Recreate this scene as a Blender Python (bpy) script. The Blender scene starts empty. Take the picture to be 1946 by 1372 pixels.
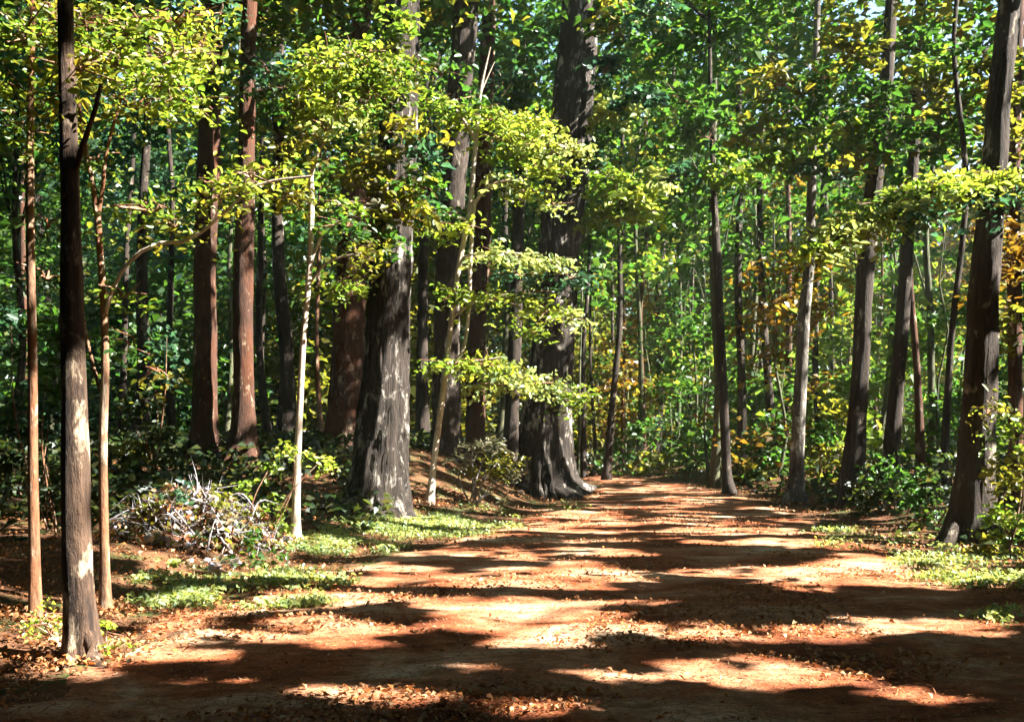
import bpy, math, random
import numpy as np

rng = np.random.default_rng(7)
random.seed(7)
scene = bpy.context.scene
COL = scene.collection

# ------------------------------------------------------------------ camera model
F, CX, HY, H = 1869.0, 973.0, 830.0, 1.6          # focal length, centre and horizon in photo pixels; eye height
def P(px, py, Y):
    px, py, Y = np.broadcast_arrays(np.asarray(px, float), np.asarray(py, float), np.asarray(Y, float))
    return np.stack([(px - CX) / F * Y, Y, H + (HY - py) / F * Y], -1)
def to_px(p):
    p = np.asarray(p, float); Y = np.maximum(p[..., 1], 0.05)
    return CX + F * p[..., 0] / Y, HY - F * (p[..., 2] - H) / Y

# ------------------------------------------------------------------ noise
_perm = np.random.default_rng(3).random((256, 256))
def vnoise(x, y):
    x = np.asarray(x, float); y = np.asarray(y, float)
    xi = np.floor(x).astype(int); yi = np.floor(y).astype(int)
    fx = x - xi; fy = y - yi
    fx = fx * fx * (3 - 2 * fx); fy = fy * fy * (3 - 2 * fy)
    g = lambda a, b: _perm[a & 255, b & 255]
    return (g(xi, yi) * (1 - fx) + g(xi + 1, yi) * fx) * (1 - fy) + (g(xi, yi + 1) * (1 - fx) + g(xi + 1, yi + 1) * fx) * fy
def fnoise(x, y, o=3):
    s = 0; a = 1; t = 0
    for k in range(o):
        s = s + a * vnoise(x * 2 ** k + 17 * k, y * 2 ** k + 31 * k); t += a; a *= .5
    return s / t
def sstep(a, b, x):
    t = np.clip((np.asarray(x, float) - a) / (b - a), 0, 1); return t * t * (3 - 2 * t)

# ------------------------------------------------------------------ terrain
PATH = np.array([(-14, -3.2, 5.8), (0, -3.2, 5.7), (6.36, -3.1, 5.6), (8.08, -3.2, 5.5), (9.34, -3.2, 5.4), (11.07, -2.7, 5.5), (13, -1.9, 5.33),
                 (14.95, -1.0, 5.4), (17.6, -.12, 5.6), (21.4, .42, 6.0), (26, 1.9, 6.2), (33.2, 3.1, 5.7), (38, 2.6, 4.6), (44, .6, 2.8), (50, -2.5, -.4)])
def path_edges(y):
    l = np.interp(y, PATH[:, 0], PATH[:, 1]); r = np.interp(y, PATH[:, 0], PATH[:, 2]); return l, r
def ground_z(x, y):
    x = np.asarray(x, float); y = np.asarray(y, float)
    l, r = path_edges(y)
    bank = .95 * sstep(17, 23, y) * sstep(.8, -2.6, x) * (1 - .4 * sstep(30, 50, y))
    rb = .5 * sstep(.5, 4, x - r) * sstep(8, 26, y)
    lb = .25 * sstep(.3, 3, l - x) * sstep(4, 9, y)
    far = 1.2 * sstep(36, 75, y)
    off = sstep(-.3, 1.2, np.maximum(l - x, x - r))
    und = (fnoise(x * .45 + 9, y * .45, 3) - .5) * (.10 + .22 * off) + (fnoise(x * 2.3, y * 2.3 + 40, 2) - .5) * (.035 + .03 * off)
    return bank + rb + lb + far + und
def ground_hit(px, py):
    Y = 10.0
    for _ in range(60):
        x = (px - CX) / F * Y
        Yn = F * (H - float(ground_z(x, Y))) / max(py - HY, 8.0)
        Y = .6 * Y + .4 * Yn
    return Y

# ------------------------------------------------------------------ sun
EL = math.radians(41); AZ = math.radians(99)               # azimuth clockwise from +Y
S = np.array([math.cos(EL) * math.sin(AZ), math.cos(EL) * math.cos(AZ), math.sin(EL)])
SU = np.array([-S[1], S[0], 0]); SU /= np.linalg.norm(SU)
SV = np.cross(S, SU)
RES = .1; NU, NV, U0, V0 = 1400, 900, -60., -50.
GAPW = np.full((NU, NV), 1e9, np.float32)                 # canopy gaps: where a sunbeam has to get through
def uvw(p):
    p = np.asarray(p, float); return p @ SU, p @ SV, p @ S
def beam(p, rad=.12):
    u, v, w = uvw(p)
    k = int(math.ceil(rad / RES))
    ui = np.round((u - U0) / RES).astype(int); vi = np.round((v - V0) / RES).astype(int)
    for a in range(-k, k + 1):
        for b in range(-k, k + 1):
            if a * a + b * b <= (rad / RES + .3) ** 2:
                ii = np.clip(ui + a, 0, NU - 1); jj = np.clip(vi + b, 0, NV - 1)
                np.minimum.at(GAPW, (ii, jj), w.astype(np.float32))
def blocked_beam(p, margin=.5):
    u, v, w = uvw(p)
    ii = np.clip(np.round((u - U0) / RES).astype(int), 0, NU - 1); jj = np.clip(np.round((v - V0) / RES).astype(int), 0, NV - 1)
    return w > GAPW[ii, jj] + margin

# ------------------------------------------------------------------ mesh helpers
def mesh_quads(name, verts, quads, smooth=False):
    me = bpy.data.meshes.new(name)
    verts = np.ascontiguousarray(verts, np.float32); quads = np.ascontiguousarray(quads, np.int32)
    n = len(quads); k = quads.shape[1]
    me.vertices.add(len(verts)); me.vertices.foreach_set('co', verts.ravel())
    me.loops.add(n * k); me.loops.foreach_set('vertex_index', quads.ravel())
    me.polygons.add(n); me.polygons.foreach_set('loop_start', np.arange(0, n * k, k, dtype=np.int32))
    me.polygons.foreach_set('loop_total', np.full(n, k, np.int32))
    if smooth: me.polygons.foreach_set('use_smooth', np.ones(n, bool))
    me.update(calc_edges=True); me.validate()
    return me
def place(name, verts, quads, mat, parent=None, smooth=False, origin=None):
    if parent is not None:
        origin = np.zeros(3); q = parent
        while q is not None: origin = origin + np.array(q.location); q = q.parent
        own = np.zeros(3)
    else:
        own = np.zeros(3) if origin is None else np.asarray(origin, float); origin = own
    me = mesh_quads(name, np.asarray(verts) - origin, quads, smooth)
    me.materials.append(mat)
    o = bpy.data.objects.new(name, me); COL.objects.link(o)
    if parent is not None: o.parent = parent
    else: o.location = own
    return o
def tag(o, label=None, cat=None, group=None, kind=None):
    for k, v in (('label', label), ('category', cat), ('group', group), ('kind', kind)):
        if v: o[k] = v
    return o
def thing(name, label, cat, loc, group=None):
    o = bpy.data.objects.new(name, None); o.empty_display_size = .2; COL.objects.link(o)
    o.location = [float(c) for c in loc]
    return tag(o, label, cat, group)
class Geo:
    def __init__(s): s.v = []; s.q = []; s.n = 0
    def add(s, v, q):
        s.v.append(np.asarray(v, float)); s.q.append(np.asarray(q, int) + s.n); s.n += len(v)
    def get(s): return np.concatenate(s.v), np.concatenate(s.q)
    def place(s, name, mat, parent=None, smooth=False, origin=None):
        v, q = s.get(); return place(name, v, q, mat, parent, smooth, origin)

def resample(pts, rad, step):
    pts = np.asarray(pts, float); rad = np.asarray(rad, float)
    if len(pts) < 3:
        d = np.linalg.norm(pts[1] - pts[0]); n = max(2, int(d / step) + 1); t = np.linspace(0, 1, n)[:, None]
        return pts[0] * (1 - t) + pts[1] * t, np.interp(t[:, 0], [0, 1], rad)
    ext = np.vstack([2 * pts[0] - pts[1], pts, 2 * pts[-1] - pts[-2]])
    out = []; ro = []
    for i in range(len(pts) - 1):
        p0, p1, p2, p3 = ext[i:i + 4]
        n = max(1, int(np.linalg.norm(p2 - p1) / step))
        for k in range(n):
            t = k / n
            out.append(.5 * (2 * p1 + (p2 - p0) * t + (2 * p0 - 5 * p1 + 4 * p2 - p3) * t * t + (3 * p1 - p0 - 3 * p2 + p3) * t ** 3))
            ro.append(rad[i] * (1 - t) + rad[i + 1] * t)
    out.append(pts[-1]); ro.append(rad[-1])
    return np.array(out), np.array(ro)
def tube(pts, rad, sides=8, step=.25, rough=0., furrow=0, flare=0., seed=0, lobes=5):
    p, r = resample(pts, rad, step)
    n = len(p)
    t = np.gradient(p, axis=0); t /= np.linalg.norm(t, axis=1)[:, None] + 1e-9
    ref = np.where(np.abs(t[:, 2:3]) < .8, np.array([[0, 0, 1.]]), np.array([[0, 1., 0]]))
    if np.abs(t[:, 2]).mean() > .6: ref = np.tile([[0, 1., 0]], (n, 1))
    a = np.cross(ref, t); a /= np.linalg.norm(a, axis=1)[:, None] + 1e-9
    b = np.cross(t, a)
    ang = np.linspace(0, 2 * np.pi, sides, endpoint=False)
    L = np.concatenate([[0], np.cumsum(np.linalg.norm(np.diff(p, axis=0), axis=1))])
    R = np.repeat(r[:, None], sides, 1)
    ca, sa = np.cos(ang), np.sin(ang)
    if rough:
        nx = ca[None] * 1.7 + L[:, None] * .9; ny = sa[None] * 1.7 + seed * 13.7 + L[:, None] * .23
        R = R * (1 + rough * (fnoise(nx, ny, 3) - .5) * 2)
    if furrow:
        k = np.arange(sides)[None]
        f = vnoise(k * 1.37 + seed * 7.1 + 3 * vnoise(L[:, None] * 1.4, k * .11), L[:, None] * 2.1 + seed)
        R = R * (1 + furrow * (f - .5) * 2)
    if flare:
        hh = np.exp(-L / .38)[:, None]
        ph = seed * 1.9
        lob = np.clip(np.sin(lobes * ang[None] / 1 + ph) * .6 + np.sin((lobes - 2) * ang[None] + ph * 2) * .5, -.5, 1)
        R = R * (1 + flare * hh * (.6 + .7 * lob))
    v = p[:, None] + a[:, None] * (R * ca[None])[..., None] + b[:, None] * (R * sa[None])[..., None]
    v = v.reshape(-1, 3)
    i = np.arange(n - 1)[:, None] * sides; j = np.arange(sides)[None]; j2 = (j + 1) % sides
    q = np.stack([i + j, i + j2, i + sides + j2, i + sides + j], -1).reshape(-1, 4)
    return v, q

def unit(a): return a / (np.linalg.norm(a, axis=-1, keepdims=True) + 1e-9)
def leaf_geo(c, nrm, d, ln, wd, detail=False, fold=.25, droop=.15):
    c = np.asarray(c, float); n = len(c)
    nrm = unit(nrm); d = unit(d - nrm * np.sum(d * nrm, -1, keepdims=True)); s = np.cross(nrm, d)
    ln = np.broadcast_to(ln, (n,))[:, None]; wd = np.broadcast_to(wd, (n,))[:, None]
    b = c - d * ln * .5; t = c + d * ln * .5 - nrm * ln * droop
    up = nrm * wd * fold
    if not detail:
        l = c - d * ln * .08 + s * wd * .5 + up; r = c - d * ln * .08 - s * wd * .5 + up
        v = np.stack([b, r, t, l], 1).reshape(-1, 3)
        return v, np.arange(n * 4).reshape(n, 4)
    l1 = c - d * ln * .22 + s * wd * .42 + up * .8; r1 = c - d * ln * .22 - s * wd * .42 + up * .8
    l2 = c + d * ln * .14 + s * wd * .47 + up - nrm * ln * droop * .3; r2 = c + d * ln * .14 - s * wd * .47 + up - nrm * ln * droop * .3
    v = np.stack([b, r1, r2, t, l2, l1], 1).reshape(-1, 3)
    k = np.arange(n)[:, None] * 6
    q = np.concatenate([k + np.array([[0, 1, 2, 3]]), k + np.array([[0, 3, 4, 5]])])
    return v, q

# ------------------------------------------------------------------ materials
def new_mat(name):
    m = bpy.data.materials.new(name); m.use_nodes = True
    nt = m.node_tree; nt.nodes.clear()
    out = nt.nodes.new('ShaderNodeOutputMaterial')
    return m, nt, out
def N(nt, typ, **kw):
    n = nt.nodes.new(typ)
    for k, v in kw.items():
        if k in ('operation', 'blend_type', 'data_type', 'noise_dimensions', 'feature', 'interpolation'): setattr(n, k, v)
        else: n.inputs[k].default_value = v
    return n
def ramp(nt, fac, stops, interp='LINEAR'):
    r = nt.nodes.new('ShaderNodeValToRGB'); r.color_ramp.interpolation = interp
    e = r.color_ramp.elements
    while len(e) < len(stops): e.new(.5)
    for i, (p, c) in enumerate(stops):
        e[i].position = p; e[i].color = (*c, 1)
    nt.links.new(fac, r.inputs['Fac']); return r.outputs['Color']
def mixc(nt, fac, a, b, bt='MIX'):
    m = nt.nodes.new('ShaderNodeMix'); m.data_type = 'RGBA'; m.blend_type = bt
    for sock, val in ((m.inputs['Factor'], fac), (m.inputs['A'], a), (m.inputs['B'], b)):
        pass
    ins = {'f': m.inputs[0], 'a': m.inputs[6], 'b': m.inputs[7]}
    for k, val in (('f', fac), ('a', a), ('b', b)):
        if hasattr(val, 'links'): nt.links.new(val, ins[k])
        elif k == 'f': ins[k].default_value = val
        else: ins[k].default_value = (*val, 1)
    return m.outputs[2]
def coords(nt, scale=(1, 1, 1)):
    g = nt.nodes.new('ShaderNodeNewGeometry')
    mp = nt.nodes.new('ShaderNodeMapping'); mp.inputs['Scale'].default_value = scale
    nt.links.new(g.outputs['Position'], mp.inputs['Vector']); return mp.outputs['Vector']
def noise(nt, vec, scale, detail=4, rough=.6, dist=0.):
    n = nt.nodes.new('ShaderNodeTexNoise'); n.inputs['Scale'].default_value = scale; n.inputs['Detail'].default_value = detail
    n.inputs['Roughness'].default_value = rough; n.inputs['Distortion'].default_value = dist
    nt.links.new(vec, n.inputs['Vector']); return n.outputs['Fac']

LEAFK = .62
def leaf_mat(name, cols, trans=1.6, ttint=(1.15, 1.1, .6), tmix=.5, gloss=.05):
    m, nt, out = new_mat(name)
    g = nt.nodes.new('ShaderNodeNewGeometry')
    cols = [tuple(LEAFK * c for c in cc) for cc in cols]
    k = len(cols)
    col = ramp(nt, g.outputs['Random Per Island'], [(i / max(1, k - 1), c) for i, c in enumerate(cols)])
    pos = coords(nt)
    big = ramp(nt, noise(nt, pos, .55, 2), [(.3, (.72, .78, .75)), (.7, (1.25, 1.2, 1.1))])
    col = mixc(nt, 1., col, big, 'MULTIPLY')
    vein = ramp(nt, noise(nt, pos, 34, 3, .65), [(.32, (.70, .74, .70)), (.68, (1.22, 1.2, 1.15))])
    col = mixc(nt, 1., col, vein, 'MULTIPLY')
    tc = mixc(nt, 1., col, tuple(trans * t for t in ttint), 'MULTIPLY')
    d = nt.nodes.new('ShaderNodeBsdfDiffuse'); t = nt.nodes.new('ShaderNodeBsdfTranslucent'); gl = nt.nodes.new('ShaderNodeBsdfGlossy')
    gl.inputs['Roughness'].default_value = .42; gl.inputs['Color'].default_value = (.8, .85, .9, 1)
    nt.links.new(col, d.inputs['Color']); nt.links.new(tc, t.inputs['Color'])
    a = nt.nodes.new('ShaderNodeMixShader'); a.inputs[0].default_value = tmix
    nt.links.new(d.outputs[0], a.inputs[1]); nt.links.new(t.outputs[0], a.inputs[2])
    b = nt.nodes.new('ShaderNodeMixShader'); b.inputs[0].default_value = gloss * .5
    nt.links.new(a.outputs[0], b.inputs[1]); nt.links.new(gl.outputs[0], b.inputs[2])
    nt.links.new(b.outputs[0], out.inputs['Surface'])
    return m
LM = {
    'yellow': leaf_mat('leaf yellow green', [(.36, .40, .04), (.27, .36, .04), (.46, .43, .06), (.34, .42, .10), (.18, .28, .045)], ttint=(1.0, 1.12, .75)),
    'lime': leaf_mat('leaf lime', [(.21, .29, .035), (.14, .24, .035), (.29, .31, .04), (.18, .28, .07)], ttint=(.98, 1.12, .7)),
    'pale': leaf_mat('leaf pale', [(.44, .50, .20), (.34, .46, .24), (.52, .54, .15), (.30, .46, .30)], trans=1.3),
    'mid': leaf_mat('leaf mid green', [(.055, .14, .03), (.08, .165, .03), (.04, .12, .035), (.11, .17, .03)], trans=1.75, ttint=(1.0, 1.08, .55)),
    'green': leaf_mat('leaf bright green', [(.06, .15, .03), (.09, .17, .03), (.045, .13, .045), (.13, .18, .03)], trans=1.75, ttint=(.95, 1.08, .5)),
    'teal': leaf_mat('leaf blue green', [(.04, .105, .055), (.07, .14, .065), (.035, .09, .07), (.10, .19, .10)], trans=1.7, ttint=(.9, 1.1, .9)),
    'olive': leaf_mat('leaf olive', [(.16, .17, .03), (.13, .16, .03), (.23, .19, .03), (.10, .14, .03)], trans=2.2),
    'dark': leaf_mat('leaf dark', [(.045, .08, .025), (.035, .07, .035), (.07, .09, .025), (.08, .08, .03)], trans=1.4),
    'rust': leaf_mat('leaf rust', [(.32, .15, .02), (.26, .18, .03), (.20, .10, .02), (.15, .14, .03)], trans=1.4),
    'grey': leaf_mat('leaf dusty grey', [(.20, .18, .12), (.26, .25, .18), (.14, .14, .08), (.18, .20, .10)], trans=1.0, ttint=(1, 1, .8), tmix=.35),
    'litter': leaf_mat('fallen leaf', [(.60, .24, .10), (.42, .15, .07), (.75, .46, .28), (.34, .14, .07), (.66, .26, .09), (.60, .38, .24)], trans=.7, ttint=(1, .8, .5), tmix=.25, gloss=.03),
    'deadpale': leaf_mat('dead leaf and highlights', [(.95, .92, .90), (.55, .42, .28), (.42, .46, .70), (.75, .62, .42), (.40, .30, .46), (.78, .82, .98)], trans=.8, ttint=(1, .9, .8), tmix=.25, gloss=.08),  # dead leaf tones, plus white, blue and purple highlights put into the colour
    'grass': leaf_mat('grass blade', [(.20, .33, .06), (.34, .42, .10), (.46, .44, .16), (.15, .28, .09), (.40, .32, .16)], trans=1.2),
}
def bark_mat(name, dark, light, lichen_sun=None, lfac=.35, zs=.18, sc=9., bump=.6, red=None):
    m, nt, out = new_mat(name)
    v = coords(nt, (1, 1, zs))
    n1 = noise(nt, v, sc, 6, .7, .6)
    n2 = noise(nt, v, sc * 3.7, 5, .75)
    col = ramp(nt, n1, [(.34, dark), (.62, light)])
    if red is not None:
        v2 = coords(nt, (1, 1, .5)); col = mixc(nt, ramp(nt, noise(nt, v2, 1.6, 3), [(.45, (0, 0, 0)), (.62, (1, 1, 1))]), col, red)
    if lichen_sun is not None:
        v3 = coords(nt, (1, 1, .45))  # bark growth patches; the pale ones also imitate sunlit bark
        col = mixc(nt, ramp(nt, noise(nt, v3, 4.2, 5, .7, .4), [(.5 + .2 * (1 - lfac) - .08, (0, 0, 0)), (.56 + .2 * (1 - lfac), (1, 1, 1))]), col, lichen_sun)
    fine = ramp(nt, n2, [(.3, (.55, .55, .55)), (.7, (1.2, 1.2, 1.2))])
    col = mixc(nt, 1., col, fine, 'MULTIPLY')
    b = nt.nodes.new('ShaderNodeBsdfPrincipled'); b.inputs['Roughness'].default_value = .85
    b.inputs['Specular IOR Level'].default_value = .25
    nt.links.new(col, b.inputs['Base Color'])
    hgt = nt.nodes.new('ShaderNodeMath'); hgt.operation = 'ADD'; nt.links.new(n1, hgt.inputs[0]); nt.links.new(n2, hgt.inputs[1])
    bp = nt.nodes.new('ShaderNodeBump'); bp.inputs['Strength'].default_value = bump; bp.inputs['Distance'].default_value = .09
    nt.links.new(hgt.outputs[0], bp.inputs['Height']); nt.links.new(bp.outputs[0], b.inputs['Normal'])
    nt.links.new(b.outputs[0], out.inputs['Surface'])
    return m
BM = {
    'dark': bark_mat('bark dark', (.012, .009, .007), (.050, .035, .026), (.42, .37, .29), .18),
    'big': bark_mat('bark furrowed', (.010, .008, .007), (.065, .050, .040), (.54, .50, .44), .40, zs=.10, sc=12, bump=.9),
    'red': bark_mat('bark red brown', (.022, .010, .007), (.075, .034, .02), (.40, .32, .23), .22, red=(.085, .030, .013)),
    'pale': bark_mat('bark pale sapling', (.26, .20, .15), (.52, .44, .35), (.62, .57, .50), .5, zs=.25, sc=14, bump=.3),
    'tan': bark_mat('bark tan', (.07, .035, .02), (.26, .15, .085), (.52, .44, .33), .42, zs=.22, sc=12, bump=.45, red=(.17, .065, .028)),
    'white': bark_mat('bark whitish', (.035, .03, .025), (.15, .135, .115), (.62, .60, .54), .42, zs=.22, sc=9, bump=.4),
    'patchy': bark_mat('bark with pale patches', (.018, .011, .008), (.10, .060, .038), (.48, .38, .27), .46, zs=.18, sc=9),  # cream sun patches partly painted into the bark colour
    'green': bark_mat('bark mossy', (.03, .035, .02), (.11, .11, .06), (.08, .14, .05), .4),
    'stick': bark_mat('dry stick', (.10, .085, .085), (.27, .25, .26), (.50, .50, .54), .5, zs=1, sc=10, bump=.2),
}
def ground_mat(name, stops, moss=None, bump=.7):
    m, nt, out = new_mat(name)
    v = coords(nt, (.75, 1.15, 1))
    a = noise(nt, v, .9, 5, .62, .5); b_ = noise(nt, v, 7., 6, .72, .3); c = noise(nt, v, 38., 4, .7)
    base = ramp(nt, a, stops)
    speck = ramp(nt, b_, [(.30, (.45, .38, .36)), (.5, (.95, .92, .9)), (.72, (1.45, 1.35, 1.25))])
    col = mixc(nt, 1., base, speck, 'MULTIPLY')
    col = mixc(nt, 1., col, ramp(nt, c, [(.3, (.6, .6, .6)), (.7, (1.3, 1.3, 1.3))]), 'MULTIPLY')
    if moss is not None:
        col = mixc(nt, ramp(nt, noise(nt, v, 1.7, 5, .7), [(.5, (0, 0, 0)), (.66, (1, 1, 1))]), col, moss)
    p = nt.nodes.new('ShaderNodeBsdfPrincipled'); p.inputs['Roughness'].default_value = .95; p.inputs['Specular IOR Level'].default_value = .1
    nt.links.new(col, p.inputs['Base Color'])
    h = nt.nodes.new('ShaderNodeMath'); h.operation = 'ADD'; nt.links.new(b_, h.inputs[0]); nt.links.new(c, h.inputs[1])
    bp = nt.nodes.new('ShaderNodeBump'); bp.inputs['Strength'].default_value = bump; bp.inputs['Distance'].default_value = .05
    nt.links.new(h.outputs[0], bp.inputs['Height']); nt.links.new(bp.outputs[0], p.inputs['Normal'])
    nt.links.new(p.outputs[0], out.inputs['Surface'])
    return m
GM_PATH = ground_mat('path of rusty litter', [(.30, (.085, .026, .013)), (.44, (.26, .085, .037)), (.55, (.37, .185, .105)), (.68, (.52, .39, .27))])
GM_FLOOR = ground_mat('forest floor', [(.3, (.045, .026, .016)), (.5, (.11, .052, .028)), (.7, (.17, .095, .05))], moss=(.045, .075, .022))

# ------------------------------------------------------------------ where the sun gets through (source: lit areas of the place)
LIT_GROUND = [(640,1140,130,26),(430,1150,190,26),(330,1152,90,18),(560,1108,130,20),(600,1195,80,13),(345,1252,135,7),(290,1222,80,5),(600,1318,60,5),(727,1328,70,15),
 (1050,1108,175,26),(705,1082,50,12),(770,1102,90,18),(925,1160,150,20),(1020,1205,250,27),(650,1205,150,19),(935,1053,80,8),(790,1010,160,22),
 (1120,978,80,11),(1125,1016,45,6),(1160,1055,100,9),(1230,935,80,4),(1270,948,70,4),(1260,965,100,5),(1312,995,40,4),(1460,1010,55,6),
 (1455,1030,115,8),(1260,1022,65,4),(1445,968,45,4),(1535,995,25,3),(1640,1070,90,14),(1500,1098,210,20),(1660,1035,100,11),(1840,1068,110,12),
 (1840,1105,110,14),(1475,1172,120,10),(1700,1200,240,15),(1280,1208,110,15),(1400,1268,130,9),(1480,1300,160,20),(1650,1305,40,6),(1240,1115,40,9),
 (1010,1352,110,12),(1150,1290,60,8),(880,1275,50,6),(420,1300,50,5),(1760,1330,60,7),(640,1050,80,10)]
gx, gy = np.meshgrid(np.arange(-7, 11, .05), np.arange(5, 36, .05))
gz = ground_z(gx, gy); gp = np.stack([gx, gy, gz], -1)
qx, qy = to_px(gp)
litmask = np.zeros(gx.shape, bool)
wob = (fnoise(gx * 1.1, gy * .9, 3) - .5); wob2 = (fnoise(gx * 4 + 50, gy * 4, 2) - .5)
wob3 = fnoise(gx * .9 + 7, np.log(gy) * 16, 2) - .5
for cx, cy, rx, ry in LIT_GROUND:
    r = ((qx - cx) / rx) ** 2 + ((qy - cy) / ry) ** 2
    litmask |= r < (.9 if cy > 1240 else .36 if cy < 1035 else .84) + 1.3 * wob + 1.7 * wob2 + (2.0 if cy > 1240 else 2.8) * wob3
for k in range(170):                                       # small sunflecks
    fy_ = 7.5 + 25 * random.random() ** 1.5; fx_ = random.uniform(-.42, .52) * fy_
    if k % 4 == 0: fy_ = random.uniform(15, 33); fx_ = random.uniform(.0, .3) * fy_
    litmask |= ((gx - fx_) / (random.uniform(.10, .42) if fy_ < 15 else random.uniform(.3, 1.0))) ** 2 + ((gy - fy_) / (random.uniform(.05, .13) * (1 + fy_ / 12))) ** 2 < 1
beam(gp[litmask], .09)
def lit_side(ys, xs, ws, Y, frac, thresh=.36, seed=0):
    """Sun on the sunward side of a trunk: a patchy strip covering about `frac` of its visible width."""
    r = ws / F * Y / 2
    fmax = math.acos(max(-1, 1 - 2 * min(frac, .97)))
    for ph in np.linspace(-.5, fmax, 12):
        k = fnoise(ys * .045 + seed * 9.3, ph * 1.6 + seed * 3.1 + ys * 0, 3) > thresh
        p = P(xs[k], ys[k], Y); p = p + np.stack([r[k] * math.cos(ph), -r[k] * math.sin(ph), 0 * r[k]], -1)
        if len(p): beam(p, .14)
def lit_blob(cx, cy, rx, ry, Y, frac=.6, dy=.6):
    n = int(260 * (rx * ry / 1500) ** .5 * 2) + 60
    a = rng.random(n) * 6.283; r = np.sqrt(rng.random(n))
    x = cx + rx * r * np.cos(a); y = cy + ry * r * np.sin(a)
    k = fnoise(x * .035, y * .06 + cx * .1, 2) < frac + .03
    k = fnoise(x * .035, y * .06 + cx * .1, 2) < .25 + .5 * frac
    beam(P(x[k], y[k], Y + (rng.random(k.sum()) - .5) * 2 * dy), .14)

# ------------------------------------------------------------------ trees
BEAM_ON = True
def crown_points(c, rad, nclump, per, flat=.35, size=1.0, seed=0, shell=.35):
    g = np.random.default_rng(seed)
    d = unit(g.normal(size=(nclump, 3))); r = (shell + (1 - shell) * g.random(nclump)) ** .6
    cc = np.asarray(c) + d * r[:, None] * np.asarray(rad)
    cs = size * (.6 + .8 * g.random(nclump))
    off = g.normal(size=(nclump, per, 3)) * np.array([.5, .5, .5 * flat])
    pts = cc[:, None] + off * cs[:, None, None]
    # slight droop away from clump centre
    pts[..., 2] -= .25 * (off[..., 0] ** 2 + off[..., 1] ** 2) * cs[:, None]
    return cc, pts.reshape(-1, 3)
def leaves_part(pts, ln, wd, mat, parent, name='crown', seed=0, detail=False, tilt=.55, cull=True, margin=.5, droop=.15):
    g = np.random.default_rng(seed + 99)
    if cull and BEAM_ON:
        pts = pts[~blocked_beam(pts, margin) | (g.random(len(pts)) < .009)]
    n = len(pts)
    if n == 0: return None
    nr = np.array([0, 0, 1.]) + g.normal(size=(n, 3)) * tilt
    d = g.normal(size=(n, 3)); d[:, 2] = d[:, 2] * .4 - .15
    s = .65 + .7 * g.random(n)
    v, q = leaf_geo(pts, nr, d, ln * s, wd * s, detail, droop=droop)
    return place(name, v, q, mat, parent)
def limbs_geo(base_pts, targets, r0, seed, shy=False):
    G = Geo(); g = np.random.default_rng(seed)
    for t in targets:
        b = base_pts[g.integers(len(base_pts))]
        mid = (b + t) / 2 + np.array([0, 0, .15 * np.linalg.norm(t - b)])
        if shy and G.n and blocked_beam(np.concatenate([np.linspace(b, mid, 14), np.linspace(mid, t, 14)])).mean() > .04: continue
        v, q = tube([b, mid, t], [r0, r0 * .6, r0 * .2], 5, .6); G.add(v, q)
    return G
def px_trunk(spec, Y, top_z=16., base_z=None, lean=0., dY=0.):
    """spec: (px, py, width px) from the ground up."""
    pts, rad = [], []
    n = len(spec)
    for i, (px, py, w) in enumerate(spec):
        y = Y + dY * i / max(1, n - 1)
        pts.append(P(px, py, y)); rad.append(w / F * y / 2)
    pts = [np.array(p) for p in pts]
    if top_z and pts[-1][2] < top_z:
        d = unit(pts[-1] - pts[-2]); d = unit(d * np.array([.5, .5, 1.]))
        k = (top_z - pts[-1][2]) / max(d[2], .3)
        m = pts[-1] + d * k * .5 ; e = pts[-1] + d * k
        pts += [m, e]; rad += [rad[-1] * .8, rad[-1] * .35]
    b = pts[0].copy(); gz_ = float(ground_z(b[0], b[1]))
    pts[0] = np.array([b[0], b[1], gz_ - .12])
    return np.array(pts), np.array(rad), np.array([b[0], b[1], gz_])

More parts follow.
